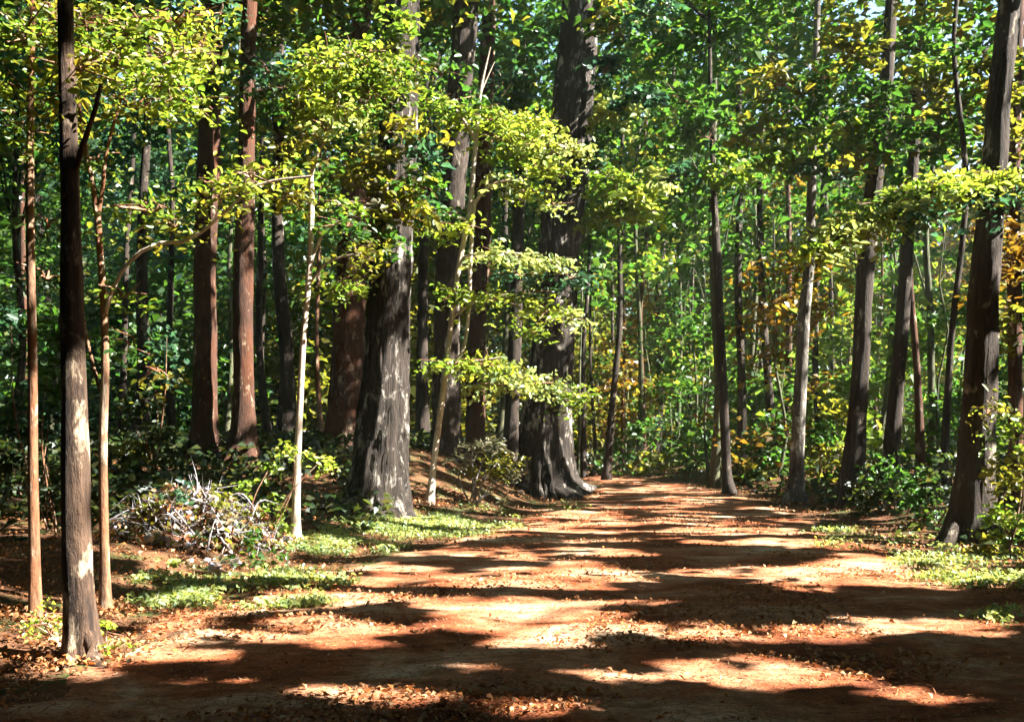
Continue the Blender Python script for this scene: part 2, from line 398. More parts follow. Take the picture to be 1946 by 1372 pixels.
def spray(parent, cx, cy, rx, ry, Y, mat, n, ln=.12, wd=.06, lit=True, depth=None, twig=None, anchor=None, seed=0, name='foliage', tilt=.6, cull=False, frac=.75, fan=.32):
    """A layered spray of foliage: flat fans of leaves on thin twigs."""
    g = np.random.default_rng(seed * 131 + int(cx) * 7 + int(cy))
    if lit: lit_blob(cx, cy, rx, ry, Y, frac)
    dp = depth if depth is not None else max(.35, .7 * rx / F * Y)
    per = 16; nf = max(3, int(n / per))
    a = g.random(nf) * 6.283; r = np.sqrt(g.random(nf)) * .92
    fc = P(cx + 1.15 * rx * r * np.cos(a), cy + 1.1 * ry * r * np.sin(a), Y + g.normal(size=nf) * dp * .5)
    G = Geo(); c_all = []; d_all = []
    ctr = P(cx, cy + ry * .3, Y) if anchor is None else P(*anchor)
    T = Geo()
    for f in fc:
        out = f - ctr; out[2] *= .3; out = unit(out + g.normal(size=3) * np.array([.4, .4, .1]) )
        side = unit(np.cross(out, [0, 0, 1.]))
        L = fan * (.7 + .6 * g.random())
        s = np.linspace(-.5, .5, per // 2); sl_ = g.normal() * .5 - .1
        for k in s:
            for sg in (-1, 1):
                q = f + out * k * L * 1.6 + side * sg * L * (.25 + .25 * (.5 - abs(k))) * (.7 + .6 * g.random())
                q = q + g.normal(size=3) * .05 * (L / .32) + np.array([0, 0, L * (sl_ * k - .55 * (k + .5) ** 2)])
                c_all.append(q); d_all.append(out * .5 + side * sg * .8 + g.normal(size=3) * .25)
        if twig is not None and g.random() < .85:
            v, q = tube([ctr, (ctr + f) / 2 + np.array([0, 0, .04]), f + out * L * .6], [.014, .009, .004], 5, .3); T.add(v, q)
    c = np.array(c_all); d = np.array(d_all)
    if cull:
        k = ~blocked_beam(c, .5); c, d = c[k], d[k]
    m = len(c)
    nr = np.array([0, -.12, 1.]) + g.normal(size=(m, 3)) * tilt * 1.25
    sc = .42 + .85 * g.random(m)
    v, q = leaf_geo(c, nr, d, ln * sc, wd * sc, True)
    o = place(name, v, q, mat, parent)
    if twig is not None and T.n:
        T.place('twig', twig, o)
    return o

DEFER = []      # crowns and other shading foliage: built once every gap in the canopy is known
def later(fn, *a, **k): DEFER.append((fn, a, k))

def hero_tree(name, label, cat, spec, Y, bark, sides=20, top_z=16., furrow=.0, rough=.08, flare=.35, lit=(), crown=None, leaf='mid', limbs=(), roots=(), group=None, seed=1, step=.16, crown_n=60, leaf_ln=.28):
    pts, rad, base = px_trunk(spec, Y, top_z)
    t = thing(name, label, cat, base, group)
    v, q = tube(pts, rad, sides, step, rough, furrow, flare, seed)
    tr = place('trunk', v, q, BM[bark], t, True)
    for pl, w, *bk in limbs:
        lp = np.array([P(x, y, yy) for x, y, yy in pl]); r = np.linspace(w[0], w[1], len(lp)) / F * lp[:, 1] / 2
        v, q = tube(lp, r, 8, .12, .1, 0, 0, seed); place('limb', v, q, BM[bk[0] if bk else bark], t, True)
    for (pl, w) in roots:
        lp = np.array([P(x, y, yy) for x, y, yy in pl]); r = np.linspace(w[0], w[1], len(lp)) / F * lp[:, 1] / 2
        zg = ground_z(lp[:, 0], lp[:, 1]); lp[-1, 2] = zg[-1] - r[-1] * 1.1; lp[1:-1, 2] = zg[1:-1] + r[1:-1] * .1
        v, q = tube(lp, r, 10, .08, .15, .1, 0, seed); place('root', v, q, BM[bark], t, True)
    for (y0, y1, off, w, th) in lit:
        sp = np.array(spec, float); o = np.argsort(sp[:, 1])
        ys = np.arange(y0, y1, 1.5); xs = np.interp(ys, sp[o, 1], sp[o, 0]); ws = np.interp(ys, sp[o, 1], sp[o, 2])
        lit_side(ys, xs, ws, Y, min(1, w / ws.mean()), th, seed)
    if crown is not None:
        later(make_crown, t, pts, crown, leaf, crown_n, leaf_ln, seed)
    return t
def make_crown(t, pts, crown, leaf, n, ln, seed):
    (cx, cy, cz), rad = crown
    cc, lp = crown_points((cx, cy, cz), rad, n, 46, .35, 1.5, seed)
    top = pts[-3:]
    cand = [top[0] * (1 - k) + top[-1] * k for k in np.linspace(0, 1, 6)]
    lg = limbs_geo(cand, cc[::4], .06, seed, True)
    c = leaves_part(lp, ln, ln * .55, LM[leaf], t, 'crown', seed)
    lg.place('branches', BM['dark'], t, True)

# --- big and slender trees of the foreground (photo px, width px; ground upward)
A = hero_tree('slender_tree', 'slender red-brown tree at the far left edge with a cream strip of sunlight', 'tree',
    [(68,1195,24),(66,1100,20),(63,900,18),(62,700,17),(58,500,16),(57,300,14),(60,100,12),(62,0,10)], 8.2, 'tan', 14, 11, .0, .08, .5,
    lit=[(760,1180,6,12,.22),(430,520,4,8,.5)], crown=((-4.6,9,9.2),(3,3,2.8)), leaf='lime', seed=2, crown_n=40, leaf_ln=.16)
B = hero_tree('dark_trunk_tree', 'tall dark-trunked tree at left front with patchy cream sunlight and flared foot', 'tree',
    [(158,1255,70),(153,1200,58),(149,1140,53),(146,1080,52),(143,900,49),(140,700,44),(136,500,38),(133,350,34),(128,150,31),(125,0,28)], 7.1, 'patchy', 28, 12, .05, .09, .45,
    lit=[(700,800,12,20,.40),(850,1225,10,24,.20)], crown=((-2.6,8,10.5),(4.6,4.4,3.8)), leaf='lime', seed=3, crown_n=70, leaf_ln=.16,
    limbs=[([(139,340,7.1),(160,270,7.0),(182,205,6.9),(192,160,6.9)], (12,7))],
    roots=[([(165,1205,7.05),(182,1240,6.95),(212,1262,6.85)], (34,12)), ([(146,1200,7.05),(132,1240,6.95),(118,1262,6.85)], (34,12))])
C = hero_tree('twisted_sapling', 'thin forked sapling with a long pale arching branch, right of the dark left trunk', 'sapling',
    [(202,1165,22),(199,1050,17),(196,850,16),(200,700,15),(197,580,14),(190,480,12),(185,410,12),(172,330,9),(155,240,8),(148,185,7)], 8.9, 'tan', 12, None, 0, .1, .5,
    lit=[(600,1110,2,12,.3),(280,560,2,8,.45)], seed=4,
    limbs=[([(199,600,8.9),(212,555,8.85),(232,515,8.85),(268,478,8.8),(305,462,8.8),(348,460,8.8),(385,440,8.8),(440,392,8.7),(490,352,8.7),(545,340,8.7),(592,335,8.7)], (9,4), 'pale'),
           ([(186,415,8.9),(196,350,8.9),(199,310,8.9),(212,250,8.85),(238,160,8.8),(246,110,8.8)], (9,5)),
           ([(190,740,8.9),(176,690,9.0),(163,630,9.05),(150,560,9.1),(130,480,9.2)], (8,4)),
           ([(150,190,8.9),(120,120,8.9),(95,40,8.9),(90,-30,8.9)], (7,4))])
D = hero_tree('forest_tree', 'straight brown tree on the left bank, left one of two side by side', 'tree',
    [(388,888,66),(388,840,50),(390,760,44),(390,650,42),(390,500,40),(396,350,42),(400,200,40),(404,0,38)], 22, 'red', 24, 17, .07, .08, .9,
    lit=[(668,765,16,12,.3)], crown=((-6.3,22,14.2),(4,4,4)), leaf='olive', seed=5, crown_n=70, leaf_ln=.3,
    roots=[([(372,860,21.9),(350,880,21.6),(335,892,21.4)], (30,10)), ([(404,865,21.8),(420,890,21.5)], (26,9))])
E = hero_tree('forest_tree', 'straight brown tree on the left bank, right of its pair, with orange lit edge', 'tree',
    [(462,872,60),(463,830,46),(464,750,38),(462,640,37),(463,500,37),(467,350,32),(470,200,29),(474,0,27)], 21.5, 'red', 24, 17, .07, .07, .9,
    lit=[(640,790,12,10,.25),(180,330,12,6,.3),(560,640,14,6,.3)], crown=((-5.2,21,14),(3.6,4,4)), leaf='mid', seed=6, crown_n=60, leaf_ln=.3,
    roots=[([(448,850,21.3),(425,878,21.0),(412,888,20.8)], (26,9))],
    limbs=[([(480,180,21.5),(520,172,21.3),(575,168,21)], (14,8))])
Fs = hero_tree('pale_sapling', 'thin cream barked sapling in sunlight, beside the leafy brush heap', 'sapling',
    [(560,1045,20),(562,980,15),(565,880,14),(569,790,13),(576,650,12),(586,540,12),(591,440,11),(592,370,11),(591,330,9)], 13.9, 'pale', 12, None, 0, .07, .6,
    lit=[(330,1040,2,14,.15)], seed=7,
    limbs=[([(591,335,13.9),(584,290,13.8),(572,250,13.8),(566,180,13.7)], (8,4)), ([(591,335,13.9),(606,290,13.9),(625,250,13.9),(650,170,13.9)], (8,4)),
           ([(589,505,13.9),(602,470,13.9),(620,435,13.8),(655,418,13.7)], (8,4)), ([(588,540,13.9),(615,505,13.8),(650,488,13.7),(690,482,13.6)], (5,3))])
G_ = hero_tree('forest_tree', 'reddish brown tree trunk close behind the left of the two great furrowed trunks', 'tree',
    [(655,905,86),(655,850,72),(660,700,62),(668,500,58),(676,350,50),(682,200,42),(688,0,36)], 24, 'red', 28, 18, .08, .08, .6,
    crown=((-3.6,24,15.5),(3.5,4,4)), leaf='olive', seed=8, crown_n=60, leaf_ln=.3)
Hh = hero_tree('great_tree', 'massive furrowed dark trunk left of the thin pale sapling pair, foot lit grey white', 'tree',
    [(714,985,150),(720,955,118),(724,900,104),(728,800,94),(734,700,86),(741,560,78),(746,400,74),(756,250,72),(764,0,68)], 18.1, 'big', 72, 18, .11, .07, .5,
    lit=[(690,985,26,46,.33)], crown=((-2,18,14),(4.4,4,4.2)), leaf='olive', seed=9, crown_n=80, leaf_ln=.28,
    roots=[([(742,930,17.9),(756,965,17.6),(775,992,17.2)], (34,10)), ([(722,940,17.7),(724,975,17.4),(728,1000,17.1)], (34,12)), ([(690,950,17.9),(668,980,17.6),(650,992,17.4)], (34,10))])
I_ = hero_tree('forest_tree', 'dark straight trunk standing just behind the thin pale sapling pair', 'tree',
    [(848,900,66),(848,840,54),(848,700,50),(850,560,48),(862,350,46),(872,200,46),(886,0,48)], 24.5, 'dark', 28, 18, .09, .07, .6,
    lit=[(300,380,10,10,.4)], crown=((-1.2,25,15.4),(3.5,4,4)), leaf='mid', seed=10, crown_n=60, leaf_ln=.3)
J_ = hero_tree('forest_tree', 'maroon brown trunk between the pale sapling pair and the great leaning tree', 'tree',
    [(903,880,44),(903,830,36),(906,650,34),(914,500,34),(918,380,34),(922,200,30),(930,0,26)], 27, 'red', 20, 17, .07, .07, .6,
    crown=((-.8,28,15),(3,3.5,4)), leaf='mid', seed=11, crown_n=50, leaf_ln=.3)
K = hero_tree('pale_sapling', 'thin pale sapling with two leaning stems and layered sprays, before the great leaning tree', 'sapling',
    [(815,965,17),(822,900,12),(832,820,12),(846,715,11),(858,610,10),(870,520,10),(880,465,10),(892,400,9),(900,320,9),(906,255,8),(914,170,6),(932,90,2)], 19, 'pale', 12, None, 0, .09, .6,
    lit=[(100,960,1,16,.12)], seed=12,
    limbs=[([(852,700,19),(878,670,19.05),(890,600,19.1),(894,500,19.1),(898,420,19.05),(902,380,19)], (6,9)),
           ([(901,388,19),(918,365,18.9),(945,347,18.8),(990,341,18.7)], (8,3)), ([(904,268,19),(885,235,18.9),(862,205,18.8),(830,185,18.7)], (7,3)),
           ([(864,600,19),(885,585,18.9),(905,572,18.8),(960,560,18.6)], (6,3)), ([(846,712,19),(862,704,18.9),(890,690,18.7),(950,680,18.5)], (8,4)),
           ([(876,490,19),(920,480,18.8),(990,482,18.6)], (5,3)), ([(912,180,19),(925,150,19),(940,118,19)], (4,1.5)), ([(897,420,19),(860,412,18.8),(800,405,18.6)], (6,3))])
L = hero_tree('great_tree', 'tallest massive dark trunk beside the path, leaning right, with whitish furrowed foot', 'tree',
    [(1052,950,128),(1042,920,108),(1038,860,98),(1038,800,94),(1048,700,82),(1056,600,74),(1066,450,74),(1078,300,78),(1092,160,74),(1103,0,70)], 26, 'big', 72, 22, .11, .08, .45,
    lit=[(785,950,24,66,.26),(400,490,26,24,.42)], crown=((2.6,26,18.5),(5,5,4.2)), leaf='mid', seed=13, crown_n=90, leaf_ln=.32,
    roots=[([(1068,900,25.7),(1092,932,25.2),(1130,947,24.9)], (40,8)), ([(1052,915,25.6),(1072,945,25.1),(1085,958,24.8)], (40,9)), ([(1010,920,25.7),(985,945,25.3)], (34,10))],
    limbs=[([(1100,60,26),(1150,0,25.5),(1230,-90,25)], (24,14))])
M_ = hero_tree('forest_tree', 'narrow dark trunk seen between the maroon trunk and the great leaning tree', 'tree',
    [(968,890,34),(972,800,27),(980,600,25),(984,450,23),(990,250,20),(992,60,17)], 31, 'dark', 14, 18, 0, .1, .5, crown=((.3,32,17),(3,3,4)), leaf='teal', seed=14, crown_n=40, leaf_ln=.34)
# --- right of the path
Nn = hero_tree('slim_tree', 'slim grey-green tree with a cream lit foot at the far right edge of the path', 'tree',
    [(1388,945,26),(1381,900,18),(1377,800,18),(1370,650,17),(1362,480,16),(1357,370,12),(1352,250,9)], 27, 'dark', 14, 15, 0, .08, .9,
    lit=[(790,945,5,12,.3),(390,480,0,8,.4)], crown=((5.6,27.5,13),(2.6,3,4)), leaf='mid', seed=15, crown_n=40, leaf_ln=.3)
P_ = hero_tree('white_barked_tree', 'slim tree with bright white patches on its bark, right of the path', 'tree',
    [(1510,952,36),(1514,900,27),(1519,780,24),(1524,680,23),(1530,580,21),(1538,500,19),(1541,400,17),(1545,250,16),(1552,60,12)], 23.6, 'white', 18, 15, 0, .09, .7,
    lit=[(490,655,0,24,.12),(690,760,6,12,.45)], crown=((8,26,12.6),(3,3,4)), leaf='green', seed=16, crown_n=50, leaf_ln=.3)
Q_ = hero_tree('forest_tree', 'brown tree with a mossy swollen foot, between the white barked and the blue-grey trunk', 'tree',
    [(1618,955,64),(1620,905,46),(1628,800,34),(1636,680,32),(1642,560,32),(1652,440,32),(1668,300,30),(1682,180,26),(1694,0,22)], 22, 'dark', 20, 15, .05, .09, .6,
    lit=[(685,735,12,14,.35)], crown=((8.6,22,12.5),(3.5,3.5,4)), leaf='olive', seed=17, crown_n=60, leaf_ln=.28)
R_ = hero_tree('forest_tree', 'blue-grey leaning trunk in the thicket left of the big right-hand tree', 'tree',
    [(1688,925,40),(1694,850,32),(1704,740,27),(1714,620,26),(1722,500,24),(1736,300,20),(1748,100,17),(1752,0,15)], 24, 'dark', 16, 15, 0, .08, .6,
    lit=[(740,800,8,8,.35)], crown=((9.8,25,13),(3,3.4,4)), leaf='green', seed=18, crown_n=50, leaf_ln=.3)
Ss = hero_tree('great_tree', 'big dark trunk at the right edge with spreading roots and a long sunlit leafy bough', 'tree',
    [(1842,1030,104),(1846,985,78),(1852,900,66),(1858,800,62),(1866,650,56),(1874,500,52),(1884,380,46),(1898,200,42),(1918,0,38)], 14.9, 'dark', 36, 14, .09, .09, .6,
    lit=[(780,960,20,8,.5)], crown=((8.6,14.5,11.4),(4,4,3.6)), leaf='olive', seed=19, crown_n=70, leaf_ln=.22,
    roots=[([(1820,985,14.8),(1796,1018,14.5),(1768,1034,14.3)], (34,9)), ([(1868,990,14.7),(1890,1025,14.3),(1915,1042,14.1)], (34,9))],
    limbs=[([(1886,370,14.9),(1840,352,14.6),(1770,362,14.2),(1690,398,13.9),(1610,440,13.6),(1550,482,13.4)], (16,4)), ([(1892,330,14.9),(1950,322,14.6),(2010,330,14.3)], (14,7))])
T_ = hero_tree('forest_tree', 'rust-brown trunk at the extreme right edge, hung with orange leaves', 'tree',
    [(1930,980,30),(1930,800,26),(1928,600,25),(1926,400,24),(1930,200,20),(1936,0,18)], 18.5, 'red', 16, 14, 0, .08, .4, crown=((10,19,12.5),(3,3,3.5)), leaf='rust', seed=20, crown_n=40, leaf_ln=.26)

# --- foliage sprays that show singly
SPK = 1.05
SP = lambda par, lst, Y, ln, wd, seed: [spray(par, cx, cy, rx, ry, Y + dy, LM[m], int(n * SPK), ln, wd, lit, twig=BM['tan'], seed=seed + i) for i, (cx, cy, rx, ry, dy, m, n, lit) in enumerate(lst)]
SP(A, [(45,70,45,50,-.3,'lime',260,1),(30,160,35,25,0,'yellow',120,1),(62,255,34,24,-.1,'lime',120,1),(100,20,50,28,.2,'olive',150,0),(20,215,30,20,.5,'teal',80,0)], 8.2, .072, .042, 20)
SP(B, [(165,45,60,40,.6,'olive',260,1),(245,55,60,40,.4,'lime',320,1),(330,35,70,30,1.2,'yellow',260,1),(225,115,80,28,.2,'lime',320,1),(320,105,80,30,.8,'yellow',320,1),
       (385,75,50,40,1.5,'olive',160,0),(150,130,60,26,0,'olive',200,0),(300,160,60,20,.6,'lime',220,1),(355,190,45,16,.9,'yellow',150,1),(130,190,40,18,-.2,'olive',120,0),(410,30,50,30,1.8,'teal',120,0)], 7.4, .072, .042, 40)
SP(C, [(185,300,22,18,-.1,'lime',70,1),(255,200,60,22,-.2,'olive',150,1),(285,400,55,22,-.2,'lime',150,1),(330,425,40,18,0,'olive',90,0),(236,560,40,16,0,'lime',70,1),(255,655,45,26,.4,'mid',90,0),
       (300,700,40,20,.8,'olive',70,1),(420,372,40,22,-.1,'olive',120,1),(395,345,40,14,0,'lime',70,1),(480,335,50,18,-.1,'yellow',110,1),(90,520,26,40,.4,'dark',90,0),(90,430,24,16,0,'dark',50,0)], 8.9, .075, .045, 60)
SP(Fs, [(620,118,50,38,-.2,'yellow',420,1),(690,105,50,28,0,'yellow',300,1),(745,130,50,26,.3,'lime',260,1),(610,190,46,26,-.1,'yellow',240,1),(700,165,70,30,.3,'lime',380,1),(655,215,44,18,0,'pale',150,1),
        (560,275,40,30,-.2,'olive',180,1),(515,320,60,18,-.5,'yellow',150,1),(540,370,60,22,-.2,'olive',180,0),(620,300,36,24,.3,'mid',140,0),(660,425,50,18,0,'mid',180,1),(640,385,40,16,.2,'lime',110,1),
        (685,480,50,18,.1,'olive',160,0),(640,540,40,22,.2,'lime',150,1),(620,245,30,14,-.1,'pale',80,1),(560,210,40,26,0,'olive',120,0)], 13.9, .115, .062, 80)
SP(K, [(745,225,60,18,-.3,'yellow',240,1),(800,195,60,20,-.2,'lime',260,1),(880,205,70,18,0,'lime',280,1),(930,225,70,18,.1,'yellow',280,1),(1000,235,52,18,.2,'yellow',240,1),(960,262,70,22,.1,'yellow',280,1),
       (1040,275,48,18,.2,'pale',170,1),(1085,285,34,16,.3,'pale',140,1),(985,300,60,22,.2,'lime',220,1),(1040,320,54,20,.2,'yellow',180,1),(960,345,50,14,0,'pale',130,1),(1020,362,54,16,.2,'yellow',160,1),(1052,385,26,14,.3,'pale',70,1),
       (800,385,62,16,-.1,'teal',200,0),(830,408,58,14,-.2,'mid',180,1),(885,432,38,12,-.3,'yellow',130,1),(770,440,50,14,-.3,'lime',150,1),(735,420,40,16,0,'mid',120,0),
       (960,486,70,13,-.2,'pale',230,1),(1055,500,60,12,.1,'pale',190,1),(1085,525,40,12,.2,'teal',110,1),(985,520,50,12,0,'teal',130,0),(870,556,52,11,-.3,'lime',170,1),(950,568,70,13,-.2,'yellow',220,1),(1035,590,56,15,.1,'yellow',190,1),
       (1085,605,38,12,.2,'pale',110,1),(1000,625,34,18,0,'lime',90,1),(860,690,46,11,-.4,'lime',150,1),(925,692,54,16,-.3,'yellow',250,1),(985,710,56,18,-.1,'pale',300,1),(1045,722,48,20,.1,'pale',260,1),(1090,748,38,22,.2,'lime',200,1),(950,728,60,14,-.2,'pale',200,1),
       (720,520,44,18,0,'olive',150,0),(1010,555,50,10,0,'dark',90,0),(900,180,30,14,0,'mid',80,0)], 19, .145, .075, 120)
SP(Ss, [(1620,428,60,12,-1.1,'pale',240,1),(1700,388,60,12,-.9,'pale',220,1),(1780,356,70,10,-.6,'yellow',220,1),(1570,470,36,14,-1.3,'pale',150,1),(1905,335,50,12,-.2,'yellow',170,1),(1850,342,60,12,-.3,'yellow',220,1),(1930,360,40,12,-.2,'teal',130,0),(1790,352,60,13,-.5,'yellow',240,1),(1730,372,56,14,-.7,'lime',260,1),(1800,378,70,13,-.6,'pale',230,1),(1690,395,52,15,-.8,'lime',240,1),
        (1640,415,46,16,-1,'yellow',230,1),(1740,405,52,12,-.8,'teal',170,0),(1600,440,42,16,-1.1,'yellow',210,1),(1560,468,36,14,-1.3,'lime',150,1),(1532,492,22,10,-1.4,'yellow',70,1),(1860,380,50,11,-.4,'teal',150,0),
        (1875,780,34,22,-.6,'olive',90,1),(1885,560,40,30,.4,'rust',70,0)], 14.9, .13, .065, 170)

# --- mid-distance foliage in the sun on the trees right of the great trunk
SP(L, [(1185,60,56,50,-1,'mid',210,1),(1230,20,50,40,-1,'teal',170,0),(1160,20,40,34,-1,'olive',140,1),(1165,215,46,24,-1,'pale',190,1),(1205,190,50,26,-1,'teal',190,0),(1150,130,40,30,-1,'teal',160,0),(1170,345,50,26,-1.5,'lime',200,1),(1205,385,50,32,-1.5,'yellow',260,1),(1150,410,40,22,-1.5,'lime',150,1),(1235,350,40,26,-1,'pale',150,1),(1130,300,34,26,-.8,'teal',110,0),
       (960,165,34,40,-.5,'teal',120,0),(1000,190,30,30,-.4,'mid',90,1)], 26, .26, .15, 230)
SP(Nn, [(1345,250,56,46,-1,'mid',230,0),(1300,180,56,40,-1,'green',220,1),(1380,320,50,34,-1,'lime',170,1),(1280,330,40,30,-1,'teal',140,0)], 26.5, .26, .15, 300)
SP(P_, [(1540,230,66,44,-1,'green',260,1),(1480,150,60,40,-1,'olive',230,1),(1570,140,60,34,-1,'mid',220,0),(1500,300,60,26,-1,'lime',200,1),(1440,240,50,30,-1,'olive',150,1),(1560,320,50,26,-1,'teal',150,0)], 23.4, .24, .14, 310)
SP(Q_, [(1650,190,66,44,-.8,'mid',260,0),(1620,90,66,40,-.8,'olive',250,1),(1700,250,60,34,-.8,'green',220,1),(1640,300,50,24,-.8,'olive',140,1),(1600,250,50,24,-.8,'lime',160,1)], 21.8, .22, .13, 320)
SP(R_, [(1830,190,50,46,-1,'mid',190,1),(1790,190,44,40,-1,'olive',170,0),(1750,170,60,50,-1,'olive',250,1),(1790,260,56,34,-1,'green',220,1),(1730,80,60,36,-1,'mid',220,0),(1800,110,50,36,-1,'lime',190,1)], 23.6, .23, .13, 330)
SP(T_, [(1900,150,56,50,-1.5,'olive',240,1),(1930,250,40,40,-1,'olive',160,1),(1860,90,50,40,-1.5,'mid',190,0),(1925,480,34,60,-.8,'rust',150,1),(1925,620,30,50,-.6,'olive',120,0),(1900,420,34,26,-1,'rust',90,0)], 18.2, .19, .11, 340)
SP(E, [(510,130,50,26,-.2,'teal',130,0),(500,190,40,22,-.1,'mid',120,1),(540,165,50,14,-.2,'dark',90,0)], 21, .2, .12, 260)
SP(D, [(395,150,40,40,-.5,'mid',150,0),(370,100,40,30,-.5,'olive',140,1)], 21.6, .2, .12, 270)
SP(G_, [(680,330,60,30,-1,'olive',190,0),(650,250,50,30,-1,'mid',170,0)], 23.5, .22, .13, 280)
SP(Hh, [(750,330,60,44,-.9,'olive',190,1),(800,290,50,36,-.9,'teal',140,1),(700,300,44,30,-.9,'olive',140,1),(768,45,44,36,-.8,'lime',170,1),(840,130,50,40,-.6,'mid',150,0),(770,250,60,26,-.9,'olive',170,0),(760,400,56,36,-.9,'olive',240,.0),(720,455,50,26,-.8,'mid',170,1),(800,350,46,26,-.9,'mid',120,1),(700,380,46,30,-.9,'grey',150,0),(745,120,50,40,-.8,'olive',200,1),(690,200,46,30,-.9,'mid',150,0)], 18, .17, .10, 290)

# ------------------------------------------------------------------ undergrowth: shrubs, brush heap, plants
def shrub(name, label, cat, cx, base_py, Y, blobs, mats, ln, wd, stems=5, group=None, seed=0, stem_mat='tan', fan=.22, tilt=.7):
    b = P(cx, base_py, Y); b[2] = float(ground_z(b[0], b[1]))
    t = thing(name, label, cat, b, group)
    g = np.random.default_rng(seed)
    sg = Geo()
    for i in range(stems):
        x, y, rx, ry, n, lit = blobs[i % len(blobs)]
        e = P(x + g.normal() * rx * .3, y, Y + g.normal() * .15); s = b + np.array([g.normal() * .12, g.normal() * .12, -.05])
        m = (s + e) / 2 + np.array([g.normal() * .12, g.normal() * .12, .1])
        v, q = tube([s, m, e], [.016 * Y / 14, .011 * Y / 14, .004], 5, .12, .1); sg.add(v, q)
    sg.place('stems', BM[stem_mat], t, True)
    for i, (x, y, rx, ry, n, lit) in enumerate(blobs):
        later(spray, t, x, y, rx, ry, Y, LM[mats[i % len(mats)]], n, ln, wd, False, seed=seed + i, name='foliage', tilt=tilt, fan=fan)
        if lit: lit_blob(x, y, rx, ry, Y, lit)
    return t
shrub('young_shrub', 'airy young shrub with yellow-green leaflets around the foot of the cream sapling', 'shrub', 505, 1020, 13.4,
      [(505,895,32,26,70,.7),(600,880,34,26,80,.7),(490,955,26,20,50,.6),(530,960,34,24,60,.6),(560,855,40,12,50,.7),(535,1000,30,18,40,.5),(470,920,24,14,30,.5)], ['lime','yellow','lime'], .095, .055, 7, seed=301, fan=.16)
shrub('withered_shrub', 'withered grey shrub with bent stems between the sapling pair and the great tree', 'shrub', 900, 965, 20,
      [(895,850,34,12,120,.6),(935,845,34,14,130,.6),(960,870,36,18,150,.5),(975,905,28,20,120,.4),(870,880,26,16,90,.3),(930,900,44,20,150,.3),(930,936,26,7,30,.8)], ['grey','grey','olive'], .15, .045, 9, seed=311, stem_mat='stick')
shrub('leafy_shrub', 'dark leafy shrub in the thicket at the foot of the blue-grey leaning trunk', 'shrub', 1700, 1010, 19.5,
      [(1680,950,50,40,260,0),(1730,930,50,50,280,.25),(1700,890,50,40,200,.25),(1660,985,50,24,160,0),(1650,920,40,40,150,0)], ['dark','mid','green','dark'], .15, .09, 6, seed=321)
shrub('leafy_shrub', 'mid-green shrub crowding the left roots of the big right-hand trunk', 'shrub', 1765, 1020, 17,
      [(1760,960,44,44,240,.3),(1790,900,36,50,200,.4),(1740,1000,50,20,170,.2),(1790,990,36,30,130,0)], ['mid','dark','olive'], .13, .08, 6, seed=331)
shrub('leafy_shrub', 'yellow-green shrub against the right edge, in front of the rust-brown trunk', 'shrub', 1925, 1060, 13.6,
      [(1925,900,44,50,240,.5),(1905,985,46,36,220,.5),(1935,1040,36,30,140,.6),(1890,1040,50,22,170,.3),(1925,820,36,36,140,.4)], ['olive','lime','mid'], .11, .07, 7, seed=341)
shrub('leafy_shrub', 'bright green bush in the sun behind the far end of the path', 'shrub', 1320, 915, 38,
      [(1330,830,46,34,260,.9),(1305,870,40,26,180,.7),(1290,905,44,14,140,.8),(1350,880,34,28,140,.3)], ['green','lime','yellow'], .30, .18, 5, seed=351, fan=.5)
shrub('leafy_shrub', 'dim green bush where the path bends away, left of the sunny bush', 'shrub', 1200, 915, 39,
      [(1190,850,46,44,220,.3),(1230,880,40,30,160,.3),(1150,880,36,34,160,.2),(1240,820,36,30,120,.3)], ['mid','olive','dark'], .30, .18, 5, seed=361, fan=.5)
shrub('leafy_shrub', 'sprawling green bush between the slim grey-green tree and the white barked tree', 'shrub', 1450, 925, 31,
      [(1440,850,40,44,220,.4),(1475,890,40,28,170,.2),(1420,890,36,28,150,.2),(1470,800,36,36,140,.5)], ['mid','green','olive'], .26, .15, 5, seed=371, fan=.4)
shrub('leafy_shrub', 'leafy bush between the white barked tree and the mossy-footed tree', 'shrub', 1570, 940, 27.5,
      [(1570,880,36,40,200,.3),(1555,820,30,40,150,.5),(1590,920,40,20,130,0),(1580,760,26,36,110,.4)], ['olive','mid','green'], .23, .13, 5, seed=381, fan=.35)
shrub('leafy_shrub', 'dark shrub on the left bank behind the brush heap', 'shrub', 285, 900, 20.5,
      [(270,800,50,60,260,.15),(300,700,40,44,150,.35),(250,870,50,30,180,0),(320,840,36,40,140,.1),(310,640,30,30,80,.3)], ['dark','teal','olive'], .16, .10, 6, seed=391)
shrub('leafy_shrub', 'blue-green shrub between the two slender trunks at the far left', 'shrub', 100, 960, 14.5,
      [(100,700,34,50,180,.5),(95,610,30,40,150,.8),(100,800,36,50,180,.2),(105,900,40,50,180,0),(30,760,40,60,200,.1),(30,880,44,60,220,0),(30,620,36,50,150,.4)], ['green','green','teal','dark','teal','dark','teal'], .14, .085, 7, seed=401)
shrub('flowering_plant', 'small yellow-leaved plant at the foot of the slender far-left tree', 'plant', 92, 1215, 7.7,
      [(90,1165,18,22,30,.8),(100,1195,18,16,26,.8),(55,1190,12,22,16,.5)], ['yellow','pale'], .045, .03, 6, seed=411, fan=.07)
shrub('flowering_plant', 'small yellow-green plant right of the flared foot of the dark trunk', 'plant', 205, 1235, 7.2,
      [(200,1200,20,18,34,.9),(225,1215,20,14,30,.8),(195,1230,18,10,22,.8)], ['yellow','lime'], .045, .03, 6, seed=421, fan=.07)
